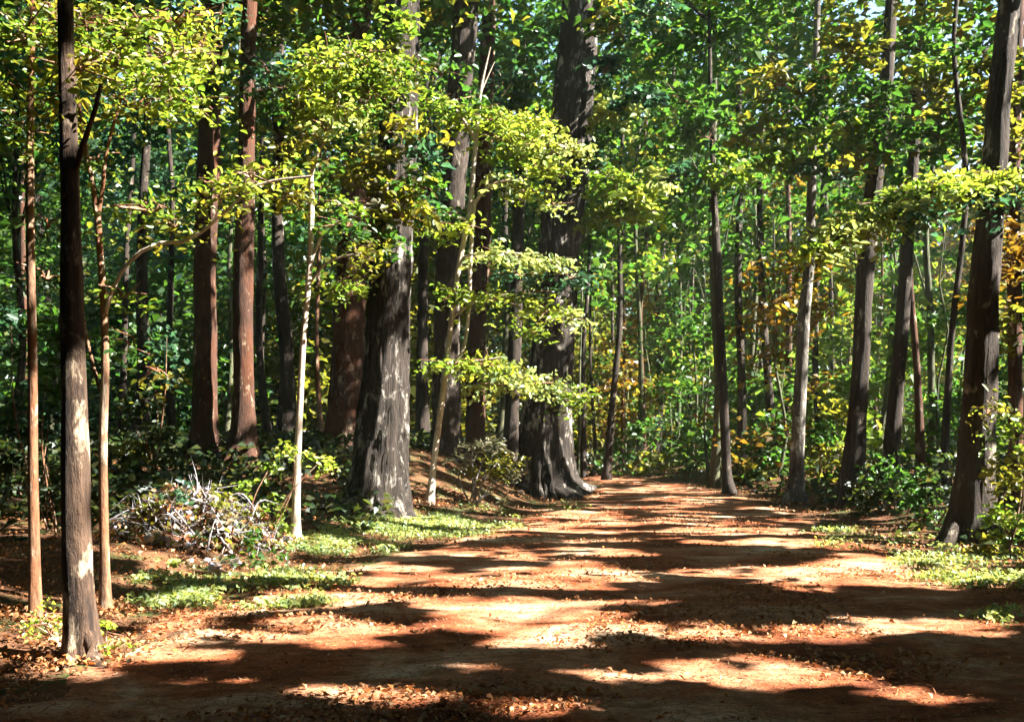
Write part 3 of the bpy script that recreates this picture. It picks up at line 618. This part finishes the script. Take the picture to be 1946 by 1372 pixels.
shrub('leafy_plant', 'low plant with round greyish-white leaves at the front of the brush heap', 'plant', 330, 1110, 11.4,
      [(310,1075,36,22,60,.9),(350,1090,40,16,60,.8),(290,1090,26,18,40,.7),(400,1070,40,20,60,.7)], ['pale','deadpale'], .095, .08, 7, seed=431, fan=.14)
shrub('leafy_plant', 'low dark green plant between the brush heap and the cream sapling', 'plant', 480, 1085, 12.2,
      [(470,1062,36,18,70,.5),(510,1055,34,16,60,.7),(430,1075,34,14,50,.5)], ['mid','green','deadpale'], .08, .06, 6, seed=441, fan=.14)

# brush heap: earth mound, branches, twigs, dead leaves
hb = P(365, 1055, 13); hb[2] = float(ground_z(hb[0], hb[1]))
heap = thing('brush_heap', 'tangled heap of dead branches and pale withered leaves on the left bank', 'brush heap', hb)
u_, v_ = np.meshgrid(np.linspace(0, 2 * np.pi, 48, endpoint=False), np.linspace(0, 1, 14), indexing='ij')
def heap_r(a): return 1 + .22 * np.sin(3 * a + 1) + .12 * np.sin(7 * a)
HR = (.98, .75, .60)
def heap_pt(a, t, lift=0.):
    r = t * heap_r(a); z = HR[2] * np.maximum(0, 1 - t ** 1.7) * (1 + .35 * (fnoise(np.cos(a) * t * 3 + 5, np.sin(a) * t * 3 + 5, 3) - .5) * 2)
    X_ = hb[0] + HR[0] * r * np.cos(a); Y_ = hb[1] + HR[1] * r * np.sin(a)
    return np.stack([X_, Y_, ground_z(X_, Y_) + z - .05 + lift], -1)
mv = heap_pt(u_, v_).reshape(-1, 3)
i_, j_ = np.meshgrid(np.arange(48), np.arange(13), indexing='ij'); i2 = (i_ + 1) % 48
place('earth_mound', mv, np.stack([i_ * 14 + j_, i2 * 14 + j_, i2 * 14 + j_ + 1, i_ * 14 + j_ + 1], -1).reshape(-1, 4), GM_FLOOR, heap, True)
gq = np.random.default_rng(55)
for k in range(40):
    a, t = gq.random() * 6.28, gq.random() ** .6 * .95
    p = heap_pt(np.array(a), np.array(t), .05); d = np.array([gq.normal(), gq.normal() * .6, abs(gq.normal()) * .32 + .03]); d = unit(d); ln_ = .4 + .75 * gq.random()
    v, q = tube([p - d * ln_ * .4, p + gq.normal(size=3) * .09 + [0, 0, .10], p + d * ln_ * .6 + gq.normal(size=3) * .12 - [0, 0, .08]], [.013, .010, .004], 6, .08, .2, 0, 0, k); place('branch', v, q, BM['stick'], heap, True)
tw = Geo()
for k in range(520):
    a, t = gq.random() * 6.28, gq.random() ** .5
    p = heap_pt(np.array(a), np.array(t), .04); d = unit(np.array([gq.normal(), gq.normal() * .6, gq.normal() * .6 + .35])); ln_ = .18 + .42 * gq.random()
    v, q = tube([p - d * ln_ * .4, p + gq.normal(size=3) * .03, p + d * ln_ * .6], [.006, .005, .002], 4, .1); tw.add(v, q)
tag(tw.place('twig_tangle', BM['stick'], heap), kind='stuff')
n = 1000; a = gq.random(n) * 6.28; t = gq.random(n) ** .5 * 1.05
lp = heap_pt(a, t, .03 + .06 * 1); lp[:, 2] += gq.random(n) * .08
sel = gq.random(n)
for nm, k0, k1, mt in (('withered_leaves', 0, .42, 'deadpale'), ('brown_leaves', .42, .72, 'litter'), ('green_leaves', .72, 1.0, 'olive')):
    k = (sel >= k0) & (sel < k1); m_ = k.sum()
    v, q = leaf_geo(lp[k], np.array([0, -.4, 1]) + gq.normal(size=(m_, 3)) * .8, gq.normal(size=(m_, 3)), .07 + .07 * gq.random(m_), .04 + .045 * gq.random(m_), True, .3, .3)
    tag(place(nm, v, q, LM[mt], heap), kind='stuff')
for i, (x_, y_, rx_, ry_, n_, m_) in enumerate([(270,965,36,26,70,'olive'),(340,930,44,22,80,'teal'),(430,950,40,26,80,'olive'),(300,1030,44,20,70,'pale'),(390,1000,50,22,70,'dark'),(450,1020,36,20,60,'mid'),(370,1060,60,16,80,'pale')]):
    later(spray, heap, x_, y_, rx_, ry_, 12.6, LM[m_], n_, .085, .055, False, seed=460 + i, tilt=.8, fan=.13, depth=.35)
for bx in [(300,960,50,34,.55),(380,925,60,20,.8),(430,965,40,24,.45),(370,1010,60,30,.5),(330,1040,60,22,.7),(300,1080,50,20,.8),(420,1040,50,16,.6)]:
    lit_blob(bx[0], bx[1], bx[2], bx[3], 12.7, bx[4], .3)

# ------------------------------------------------------------------ trees further back
def bg_tree(label, group, px, base_py, w, Y, height, crown_z, crown_r, leaf, bark='dark', top_px=None, nclump=44, ln=.42, seed=0, name='woodland_tree', lit=0, limb_n=10, cat='tree', per=40, clump=2.0):
    x = (px - CX) / F * Y; g0 = float(ground_z(x, Y)); r = w / F * Y / 2
    tx = ((px if top_px is None else top_px) - CX) / F * Y
    base = np.array([x, Y, g0]); g = np.random.default_rng(seed + 5000)
    t = thing(name, label, cat, base, group)
    hs = np.linspace(0, 1, 7)
    pts = np.stack([x + (tx - x) * hs * 1.3 + np.cumsum(g.normal(size=7) * .16) * (hs > 0), Y + g.normal(size=7) * .06, g0 - .1 + height * hs], -1)
    rad = r * (1 - .75 * hs ** 1.3); rad[0] *= 1.35
    v, q = tube(pts, rad, 12, .5, .1, 0, .4, seed)
    place('trunk', v, q, BM[bark], t, True)
    def mk():
        cz, rz = crown_z
        c0 = np.array([np.interp(cz, pts[:, 2], pts[:, 0]), Y, cz])
        cc, lp = crown_points(c0, (crown_r, crown_r, rz), nclump, per, .24, clump, seed)
        cand = pts[pts[:, 2] > cz - rz - 2][:-1]
        if len(cand) == 0: cand = pts[-3:]
        lg = limbs_geo(cand, cc[:: max(1, nclump // limb_n)], max(.02, r * .28), seed, True)
        leaves_part(lp, ln, ln * .62, LM[leaf], t, 'crown', seed, tilt=.6)
        if len(lg.v) > 4: lg.place('branches', BM[bark], t, True)
        else:
            for vv in lg.v:
                m5 = len(vv) // 5; ii, jj = np.meshgrid(np.arange(m5 - 1) * 5, np.arange(5), indexing='ij'); j2 = (jj + 1) % 5
                place('branch', vv, np.stack([ii + jj, ii + j2, ii + 5 + j2, ii + 5 + jj], -1).reshape(-1, 4), BM[bark], t, True)
    later(mk)
    if lit:
        for k in range(lit):
            bx, by = to_px(np.array([x + g.normal() * crown_r * .5, Y, crown_z[0] + g.normal() * crown_z[1] * .5]))
            lit_blob(float(bx), float(by), 34, 24, Y - crown_r * .5, .8, crown_r * .6)
    return t
POLES = [  # label, px, top px, width, base py, Y, leaf, bark
 ('thin dark pole tree closest to the right of the great leaning trunk',1108,1118,11,912,38,'mid','dark'),
 ('dark pole tree rising at the left edge of the far path end',1152,1166,13,918,36,'olive','dark'),
 ('thin mossy pole tree above the middle of the far path end',1213,1205,10,912,40,'lime','green'),
 ('dark narrow trunk behind the dim bush at the far path end',1246,1262,15,908,43,'mid','dark'),
 ('thin pole tree directly left of the sunny bush',1283,1290,9,912,42,'green','green'),
 ('dark slim trunk touching the left side of the slim grey-green tree',1357,1350,17,925,31,'green','green'),
 ('dark slim trunk touching the right side of the slim grey-green tree',1412,1405,17,930,32,'mid','dark'),
 ('mossy pole tree behind the sprawling green bush',1443,1450,12,925,36,'lime','green'),
 ('dark straight trunk halfway between the slim grey-green and white barked trees',1472,1478,17,928,33,'olive','dark'),
 ('thin orange-brown trunk touching the left of the white barked tree',1494,1498,14,925,37,'rust','red'),
 ('thin brown trunk just right of the white barked tree',1562,1580,13,930,34,'green','dark'),
 ('thin pole tree between the mossy-footed and blue-grey trunks',1660,1672,11,920,34,'lime','green'),
 ('thin brown pole tree right of the blue-grey leaning trunk',1752,1770,14,930,27,'green','red'),
 ('slim dark pole tree left of the big right-hand trunk',1790,1815,13,950,21.3,'olive','dark'),
 ('dim dark trunk on the bank between the twisted sapling and the brown pair',262,268,26,862,30,'teal','dark'),
 ('slim dark trunk just left of the brown pair on the bank',330,338,14,868,33,'teal','dark'),
 ('slim green-lit trunk between the two brown trees of the pair',428,432,10,862,36,'olive','green'),
 ('thin dark trunk right of the brown pair',512,518,14,868,32,'mid','dark'),
 ('dark purple-brown trunk directly behind the cream sapling',545,552,30,872,29,'olive','dark'),
 ('thin lit trunk left of the reddish tree behind the furrowed trunk',612,617,9,885,30,'lime','tan'),
 ('dark trunk in the gap right of the massive furrowed trunk',802,812,22,880,30,'teal','dark'),
 ('thin trunk in the gap between the maroon and narrow dark trunks',942,948,13,880,34,'mid','green'),
 ('thin dark trunk at the very left margin',22,26,14,880,26,'teal','dark'),
 ('thin dark trunk between the slender and dark trees at left',92,97,9,870,30,'green','green'),
 ('slim dark trunk behind the twisted sapling',230,236,12,868,34,'teal','dark'),
]
for i, (lab, px, tp, w, by, Y, leaf, bark) in enumerate(POLES):
    bg_tree(lab, 'slim trunks in the woods behind', px, by, w, Y, 15 + (i * 37 % 7), (12 + (i * 53 % 5), 5.), 2.6, leaf, bark, tp + (tp - px) * .8, 38, .33, seed=600 + i, name='slim_tree', lit=(2 if px > 1000 else 1), per=66)
for i in range(22):
    q = 1092 + i * 34 + random.uniform(-12, 12)
    if abs(q - 1530) < 22 or abs(q - 1370) < 26: q += 40
    bg_tree('very thin straight stem among the green woods right of the great leaning tree', 'very thin stems in the green woods', q, 0, random.uniform(5, 9), random.uniform(37, 52), random.uniform(13, 18), (random.uniform(9, 14), 4.), 1.7, random.choice(['green', 'olive', 'lime', 'mid']), random.choice(['dark', 'green', 'dark', 'red']), q + random.uniform(-14, 14), 16, .33, seed=760 + i, name='slim_tree', per=50)
for i in range(20):
    q = 1110 + i * 40 + random.uniform(-14, 14); y = random.uniform(27, 44); l, r = path_edges(y)
    while (q - CX) / F * y < r + 2.2: y += 2; l, r = path_edges(y); l, r = (l, r) if y < 45 else (0, -99)
    bg_tree('bushy sapling filling the green woods between the trunks right of the path', 'bushy saplings right of the path', q, 0, random.uniform(4, 7), y, random.uniform(6.5, 9), (random.uniform(3.6, 5.2), random.uniform(3.2, 4.0)), random.uniform(1.5, 2.1), random.choice(['green', 'mid', 'lime', 'green', 'olive', 'mid', 'rust']), 'green', q + random.uniform(-20, 20), 34, .25, seed=800 + i, name='bushy_sapling', lit=3, per=56, clump=1.3, cat='sapling')
# the mass of the woods: trees that only show as greenery
def zone(px, Y):
    g = random.random()
    if px < 120: return ['green','teal','green','mid'][int(g * 4)]
    if px < 560: return ['teal','mid','olive','teal','dark'][int(g * 5)]
    if px < 1080: return ['mid','dark','olive','teal'][int(g * 4)]
    if px < 1400: return ['green','mid','lime','green','olive','teal'][int(g * 6)]
    return ['green','olive','mid','rust','green','lime','mid'][int(g * 7)]
cnt = 0
for row, (Y, gap) in enumerate([(35, 210), (41, 190), (48, 175), (56, 160), (64, 150)]):
    px = -120 + row * 37
    while px < 2080:
        q = px + random.uniform(-.3, .3) * gap; y = Y + random.uniform(-2.5, 2.5)
        side = 'left' if q < 560 else ('middle' if q < 1080 else 'right')
        l, r = path_edges(y); x = (q - CX) / F * y
        if not (y < 46 and l - 1.2 < x < r + 1.2):
            lab = {'left': 'leafy tree in the blue-green woods behind the brown pair on the bank', 'middle': 'leafy tree in the dark woods behind the great trunks', 'right': 'leafy tree in the bright green woods behind the path'}[side]
            low = (row + cnt) % 2 == 0
            h = random.uniform(8, 12) if low else random.uniform(17, 25)
            cz = (h * .52, h * .46) if low else (h * .66, h * .36)
            bg_tree(lab, 'leafy trees of the woods, ' + side, q, 0, random.uniform(7, 16), y, h * .95, cz, random.uniform(2.6, 3.6), zone(q, y), random.choice(['dark', 'green', 'red', 'dark']), None, 52 if low else 58,   .35 + .004 * (y - 35), seed=900 + cnt, lit=(2 if random.random() < .6 else 1) if q > 1080 or q < 120 else (1 if random.random() < .4 else 0), per=72, clump=2.6)
        cnt += 1
        px += gap
# far closure of the wood
g = np.random.default_rng(77)
n = 34000
fx = g.uniform(-62, 62, n); fy = g.uniform(70, 84, n); fz = g.random(n) ** .8 * (25 + 7 * (fnoise(fx * .12 + 3, fx * 0, 3) - .5) * 2)
keep = fnoise(fx * .35, fz * .35 + 8, 3) > .22 + .20 * sstep(14, 24, fz) ; fx, fy, fz = fx[keep], fy[keep], fz[keep]; n = len(fx)
v, q = leaf_geo(np.stack([fx, fy, fz + 1], -1), np.array([0, -.3, 1]) + g.normal(size=(n, 3)) * .7, g.normal(size=(n, 3)), 1.0 + .6 * g.random(n), .6 + .4 * g.random(n))
tag(place('far_woods', v, q, LM['olive']), 'distant mass of woodland foliage closing the view', 'woods', None, 'stuff')

# sun reaching the greenery in the depth of the woods
for k in range(52):
    lit_blob(random.uniform(1090, 1860), random.uniform(380, 900), random.uniform(20, 46), random.uniform(16, 40), random.uniform(32, 56), .75, 1.5)
for k in range(30):
    lit_blob(random.uniform(1120, 1900), random.uniform(40, 400), random.uniform(20, 46), random.uniform(12, 30), random.uniform(28, 50), .7, 1.5)
for cx, cy, rx, ry, Y in [(100,600,40,70,34),(20,480,24,60,34),(540,300,44,50,35),(620,300,40,60,36),(540,380,40,40,38),(250,260,40,40,36),(60,330,40,40,34),(610,700,10,80,36),(800,560,30,60,36),(960,430,12,60,36),(340,560,20,40,34),(620,520,20,40,36)]:
    for k in range(1 if cx < 1000 else 2): lit_blob(cx + random.uniform(-12, 12), cy, rx, ry, Y + 6 * k, .8, 1.5)
# trees outside the view: their crowns shade the place
def shade_tree(x, y, h, r, label, group, leaf, seed, cull=True, n=150):
    n = int(1.45 * n * (r / 4.2) ** 1.5)
    best = None
    for k_ in range(30):
        xx, yy_ = x + random.uniform(0, 2.2) * (1 if x > 0 else -1), y + random.uniform(-2, 2)
        zz = np.linspace(0, h * .9, 40); b_ = blocked_beam(np.stack([xx + zz * 0, yy_ + zz * 0, zz], -1)).mean() + blocked_beam(np.stack([xx + zz * 0, yy_ + .2 + zz * 0, zz], -1)).mean() + blocked_beam(np.stack([xx + zz * 0, yy_ - .2 + zz * 0, zz], -1)).mean()
        if best is None or b_ < best[0]: best = (b_, xx, yy_)
    x, y = best[1:]
    g0 = float(ground_z(x, y)); t = thing('canopy_tree', label, 'tree', (x, y, g0), group)
    v, q = tube([(x, y, g0 - .1), (x + .2, y, g0 + h * .5), (x, y + .2, g0 + h)], [.30, .22, .06], 14, .5, .1, .05, .6, seed); place('trunk', v, q, BM['dark'], t, True)
    def mk():
        cc, lp = crown_points((x, y, h * .58), (r, r, h * .42), n, 46, .4, 1.7, seed)
        px_, py_ = to_px(lp); inside = (px_ > -30) & (px_ < 1976) & (py_ > -30) & (lp[:, 1] > 1) & (lp[:, 1] < 20)
        lp = lp[~inside]
        leaves_part(lp, .36, .25, LM[leaf], t, 'crown', seed)
        limbs_geo(np.array([(x, y, h * .4), (x, y, h * .55), (x, y, h * .7)]), cc[::6], .08, seed, True).place('branches', BM['dark'], t, True)
    later(mk); return t
k = 0
for y in np.arange(-9, 36, 5.5):
    e = max(.525 * y, 3) + 3.6
    for j in range(3):
        shade_tree(e + j * 5.2 + random.uniform(-1, 1), y + random.uniform(-1.4, 1.4), 18 + random.uniform(-2, 4), 4.0 if (y > 17 or j) else 6.4, 'tall leafy tree standing outside the view on the sunny right side', 'canopy trees right of the view', ['mid', 'olive', 'green'][j], 2000 + k); k += 1
for y in np.arange(-8, 34, 7):
    shade_tree(-max(.525 * y, 3) - 4.5 + random.uniform(-1, 1), y, 18, 4.4 if y > 20 else 6.6, 'tall leafy tree standing outside the view on the left side', 'canopy trees left of the view', 'mid', 2200 + k, n=240); k += 1
for x, y in [(-9, -3), (-5, -13), (3, -14), (9, -4), (-13, 2), (-14, -8)]:
    shade_tree(x, y, 20, 5.4, 'tall leafy tree standing behind the viewpoint', 'canopy trees behind the view', 'mid', 2400 + k, n=150); k += 1
for x in (-6, 0, 6.5):
    shade_tree(x, -8 + random.uniform(-1, 1), 19, 4.6, 'tall leafy tree standing behind the viewpoint', 'canopy trees behind the view', 'mid', 2300 + k, n=110); k += 1

# wood carried on unseen behind and left, added to dim stray skylight: one dense tree, copied
def dense_tree():
    t = thing('canopy_tree', 'dense leafy tree of the surrounding wood outside the view', 'tree', (-12, -16, float(ground_z(-12, -16))), 'surrounding wood outside the view')
    b = np.array(t.location)
    v, q = tube([b, b + [0, 0, 6], b + [.2, 0, 13]], [.25, .18, .04], 10, .6, .1, 0, .5, 5); place('trunk', v, q, BM['dark'], t, True)
    cc, lp = crown_points(b + [0, 0, 7], (4.2, 4.2, 6.8), 150, 40, .5, 1.8, 4242)
    leaves_part(lp, .6, .4, LM['mid'], t, 'crown', 4242, cull=False); return t
d0 = dense_tree()
for x, y in [(-5, -19), (2, -18), (9, -19), (16, -18), (-18, -10), (-19, -2), (-17, 6), (-20, 13), (-23, 21), (-26, 29), (23, -20), (-12, -24), (-22, -18), (6, -25), (-2, -12.5), (-9, -10), (5.5, -12)]:
    c = d0.copy(); COL.objects.link(c); c.location = (x, y, float(ground_z(x, y))); c.rotation_euler[2] = random.uniform(0, 6.28)
    for ch in d0.children:
        e = ch.copy(); COL.objects.link(e); e.parent = c

for fn, a, kw in DEFER: fn(*a, **kw)

# ------------------------------------------------------------------ ground, path, litter, grass
def grid(xs, ys, zoff=0.):
    X, Y = np.meshgrid(xs, ys); Z = ground_z(X, Y) + zoff
    nx, ny = len(xs), len(ys); i, j = np.meshgrid(np.arange(nx - 1), np.arange(ny - 1))
    k = (j * nx + i)
    return np.stack([X, Y, Z], -1).reshape(-1, 3), np.stack([k, k + 1, k + nx + 1, k + nx], -1).reshape(-1, 4)
xs = np.unique(np.concatenate([np.arange(-160, -14, 4), np.arange(-14, 16, .22), np.arange(16, 161, 4)]))
ys = np.unique(np.concatenate([np.arange(-30, -2, 3), np.arange(-2, 40, .25), np.arange(40, 90, 1.2), np.arange(90, 260, 10)]))
v, q = grid(xs, ys); tag(place('ground', v, q, GM_FLOOR, None, True), kind='structure')
yy = np.concatenate([np.arange(-13, 4, .6), np.arange(4, 50, .12)])
l, r = path_edges(yy); l = l + .7 * (fnoise(yy * .9, yy * 0 + 3, 3) - .5) * 2 * .6; r = r + .7 * (fnoise(yy * .9, yy * 0 + 30, 3) - .5) * 2 * .6
tt = np.linspace(0, 1, 70)
X = l[:, None] + (r - l)[:, None] * tt; Y = np.repeat(yy[:, None], 70, 1); Z = ground_z(X, Y)
Z = Z + .035 * np.minimum(1, np.minimum(tt, 1 - tt) * 14)[None] - .012
i, j = np.meshgrid(np.arange(69), np.arange(len(yy) - 1)); kk = j * 70 + i
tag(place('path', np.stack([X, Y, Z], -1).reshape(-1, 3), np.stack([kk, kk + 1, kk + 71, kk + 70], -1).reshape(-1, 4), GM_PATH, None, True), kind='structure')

g = np.random.default_rng(21)
def on_ground(n, y0, y1, pw=1.6):
    y = y0 + (y1 - y0) * g.random(n) ** pw; x = (g.random(n) * 2 - 1) * (.56 * y + .6); return x, y
x, y = on_ground(70000, 4.6, 34)
l, r = path_edges(y); onp = (x > l) & (x < r)
dens = np.where(onp, .03 + 1.0 * sstep(.48, .62, fnoise(x * .8, y * 1.2 + 20, 4)), .8)
k = g.random(len(x)) < dens; x, y = x[k], y[k]; n = len(x)
z = ground_z(x, y) + .035 + .02 * g.random(n)
sz = .02 + .05 * g.random(n) ** 1.6
v, q = leaf_geo(np.stack([x, y, z], -1), np.array([0, 0, 1.]) + g.normal(size=(n, 3)) * .38, g.normal(size=(n, 3)) * [1, 1, .2], sz, sz * .6, False, .25, .25)
bx, by = [], []
for o_, rr_ in ((A, .25), (B, .35), (C, .22), (Fs, .28), (Hh, .9), (K, .3), (L, 1.1), (Ss, .7), (P_, .45), (Nn, .4), (Q_, .6)):
    m_ = int(260 * rr_ + 120); aa = g.random(m_) * 6.283; rd = rr_ * (.35 + 1.1 * g.random(m_)); bx.append(o_.location[0] + rd * np.cos(aa)); by.append(o_.location[1] + rd * np.sin(aa))
bx, by = np.concatenate(bx), np.concatenate(by); m_ = len(bx)
v3, q3 = leaf_geo(np.stack([bx, by, ground_z(bx, by) + .03 + .05 * g.random(m_)], -1), np.array([0, 0, 1.]) + g.normal(size=(m_, 3)) * .5, g.normal(size=(m_, 3)), .03 + .05 * g.random(m_), .02 + .03 * g.random(m_), False, .25, .25)
v, q = np.concatenate([v, v3]), np.concatenate([q, q3 + len(v)])
nx_, ny_ = on_ground(26000, 4.6, 16); ln2 = .03 + .05 * g.random(26000)
v2, q2 = leaf_geo(np.stack([nx_, ny_, ground_z(nx_, ny_) + .032 + .012 * g.random(26000)], -1), np.array([0, 0, 1.]) + g.normal(size=(26000, 3)) * .3, g.normal(size=(26000, 3)) * [1, 1, .15], ln2, .005 + .004 * g.random(26000), False, .2, .05)
v, q = np.concatenate([v, v2]), np.concatenate([q, q2 + len(v)])
tag(place('leaf_litter', v, q, LM['litter']), 'rust-brown fallen leaves scattered over the path and forest floor', 'fallen leaves', None, 'stuff')
# grass and low ground cover where it grows in the sun at the verges
def verge(cx, cy, rx, ry, n):
    a = g.random(n) * 6.283; rr = 1.12 * g.random(n) ** .68; pxs = cx + rx * rr * np.cos(a); pys = cy + ry * rr * np.sin(a)
    Y = F * H / np.maximum(pys - HY, 20)
    for _ in range(6): Y = .4 * Y + .6 * F * (H - ground_z((pxs - CX) / F * Y, Y)) / np.maximum(pys - HY, 20)
    return (pxs - CX) / F * Y, Y
V = [(800,1004,180,22,4600),(650,1038,120,20,2600),(430,1150,180,14,2400),(520,1108,150,22,2400),(890,990,90,10,600),(330,1125,80,22,350),(1690,1038,130,14,1100),(1830,1070,130,18,1600),(1840,1108,120,14,1300),(1900,1180,60,14,300),(900,975,60,12,500),(1580,1010,60,8,400),(330,1120,80,24,700),(1080,965,40,8,200)]
xy = [verge(*v_) for v_ in V]; x = np.concatenate([p[0] for p in xy]); y = np.concatenate([p[1] for p in xy])
pk = fnoise(x * 1.9, y * 1.9, 4) > .36 + .26 * g.random(len(x)); x, y = x[pk], y[pk]; n = len(x); z = ground_z(x, y) + .02
d = np.array([0, 0, 1.]) + g.normal(size=(n, 3)) * .45; hgt = .04 + .10 * g.random(n) ** 1.5
v, q = leaf_geo(np.stack([x, y, z + hgt * .4], -1), g.normal(size=(n, 3)) + [0, -.5, .3], d, hgt, .012 + .008 * g.random(n), False, .2, .3)
tag(place('grass', v, q, LM['grass']), 'short sunlit grass along both verges of the path', 'grass', None, 'stuff')
m = g.random(n) < .55; x2, y2 = x[m] + g.normal(size=m.sum()) * .05, y[m] + g.normal(size=m.sum()) * .05; n2 = len(x2)
v, q = leaf_geo(np.stack([x2, y2, ground_z(x2, y2) + .04 + .06 * g.random(n2)], -1), np.array([0, -.2, 1]) + g.normal(size=(n2, 3)) * .5, g.normal(size=(n2, 3)), .04 + .04 * g.random(n2), .03 + .025 * g.random(n2), True)
tag(place('ground_cover', v, q, LM['pale']), 'low leafy ground cover on the verges', 'ground cover', None, 'stuff')
# dark undergrowth on the floor of the woods
n = 30000; x = g.uniform(-30, 34, n); y = g.uniform(12, 66, n); l, r = path_edges(y)
xb = g.uniform(-14, .6, 15000); yb = g.uniform(15.5, 34, 15000); x = np.concatenate([x, xb]); y = np.concatenate([y, yb]); n = len(x); l, r = path_edges(y)
k = ((x < l - 1.4) | (x > r + .6)) & ((x < -.2 - .11 * y) | (x > 2) | (y > 27)) & (fnoise(x * .5, y * .5, 3) > .38); x, y = x[k], y[k]; n = len(x)
sz = (.10 + .10 * g.random(n)) * (1 + y / 40)
v, q = leaf_geo(np.stack([x, y, ground_z(x, y) + g.random(n) ** 1.5 * .5], -1), np.array([0, -.2, 1]) + g.normal(size=(n, 3)) * .6, g.normal(size=(n, 3)), sz, sz * .6, False)
tag(place('undergrowth', v, q, LM['dark']), 'low dark undergrowth on the floor of the woods', 'undergrowth', None, 'stuff')

# ------------------------------------------------------------------ haze box added to lift and soften the dark background
hv = np.array([(x, y, z) for z in (-3., 34.) for y in (-34., 100.) for x in (-75., 75.)])
hm, hnt, hout = new_mat('humid air')
vol = hnt.nodes.new('ShaderNodeVolumePrincipled'); vol.inputs['Density'].default_value = .0004; vol.inputs['Color'].default_value = (.86, .95, .80, 1); vol.inputs['Anisotropy'].default_value = .2
hnt.links.new(vol.outputs[0], hout.inputs['Volume'])
tag(place('haze', hv, np.array([(0, 2, 3, 1), (4, 5, 7, 6), (0, 1, 5, 4), (2, 6, 7, 3), (0, 4, 6, 2), (1, 3, 7, 5)]), hm), 'thin humid air softening the far woods', 'haze', None, 'stuff')

# ------------------------------------------------------------------ light, sky, camera
w = bpy.data.worlds.new('World'); scene.world = w; w.use_nodes = True
nt = w.node_tree; nt.nodes.clear()
sky = nt.nodes.new('ShaderNodeTexSky'); sky.sky_type = 'NISHITA'; sky.sun_disc = False
sky.sun_elevation = EL; sky.sun_rotation = AZ; sky.air_density = 1.0; sky.dust_density = .6; sky.ozone_density = 1.0
bg = nt.nodes.new('ShaderNodeBackground'); bg.inputs['Strength'].default_value = .05
wo = nt.nodes.new('ShaderNodeOutputWorld'); nt.links.new(sky.outputs[0], bg.inputs[0]); nt.links.new(bg.outputs[0], wo.inputs[0])
sl = bpy.data.lights.new('sun', 'SUN'); sl.energy = 5.0; sl.angle = math.radians(.5); sl.color = (1, .94, .84)
so = bpy.data.objects.new('sun', sl); COL.objects.link(so)
from mathutils import Vector
so.rotation_euler = Vector(S).to_track_quat('Z', 'Y').to_euler(); so.location = (30, -5, 30)
cam = bpy.data.cameras.new('camera'); co = bpy.data.objects.new('camera', cam); COL.objects.link(co)
co.location = (0, 0, H); co.rotation_euler = (math.radians(90), 0, 0)
cam.sensor_fit = 'HORIZONTAL'; cam.sensor_width = 36; cam.lens = 36 * F / 1946; cam.shift_y = (HY - 686) / 1946
cam.clip_end = 1000; cam.clip_start = .05
scene.camera = co
scene.view_settings.view_transform = 'Standard'; scene.view_settings.look = 'None'; scene.view_settings.gamma = 1; scene.view_settings.use_curve_mapping = False
scene.view_settings.exposure = 3.25
scene.cycles.max_bounces = 7; scene.cycles.diffuse_bounces = 4; scene.cycles.transmission_bounces = 5; scene.cycles.glossy_bounces = 2
scene.cycles.sample_clamp_indirect = 6
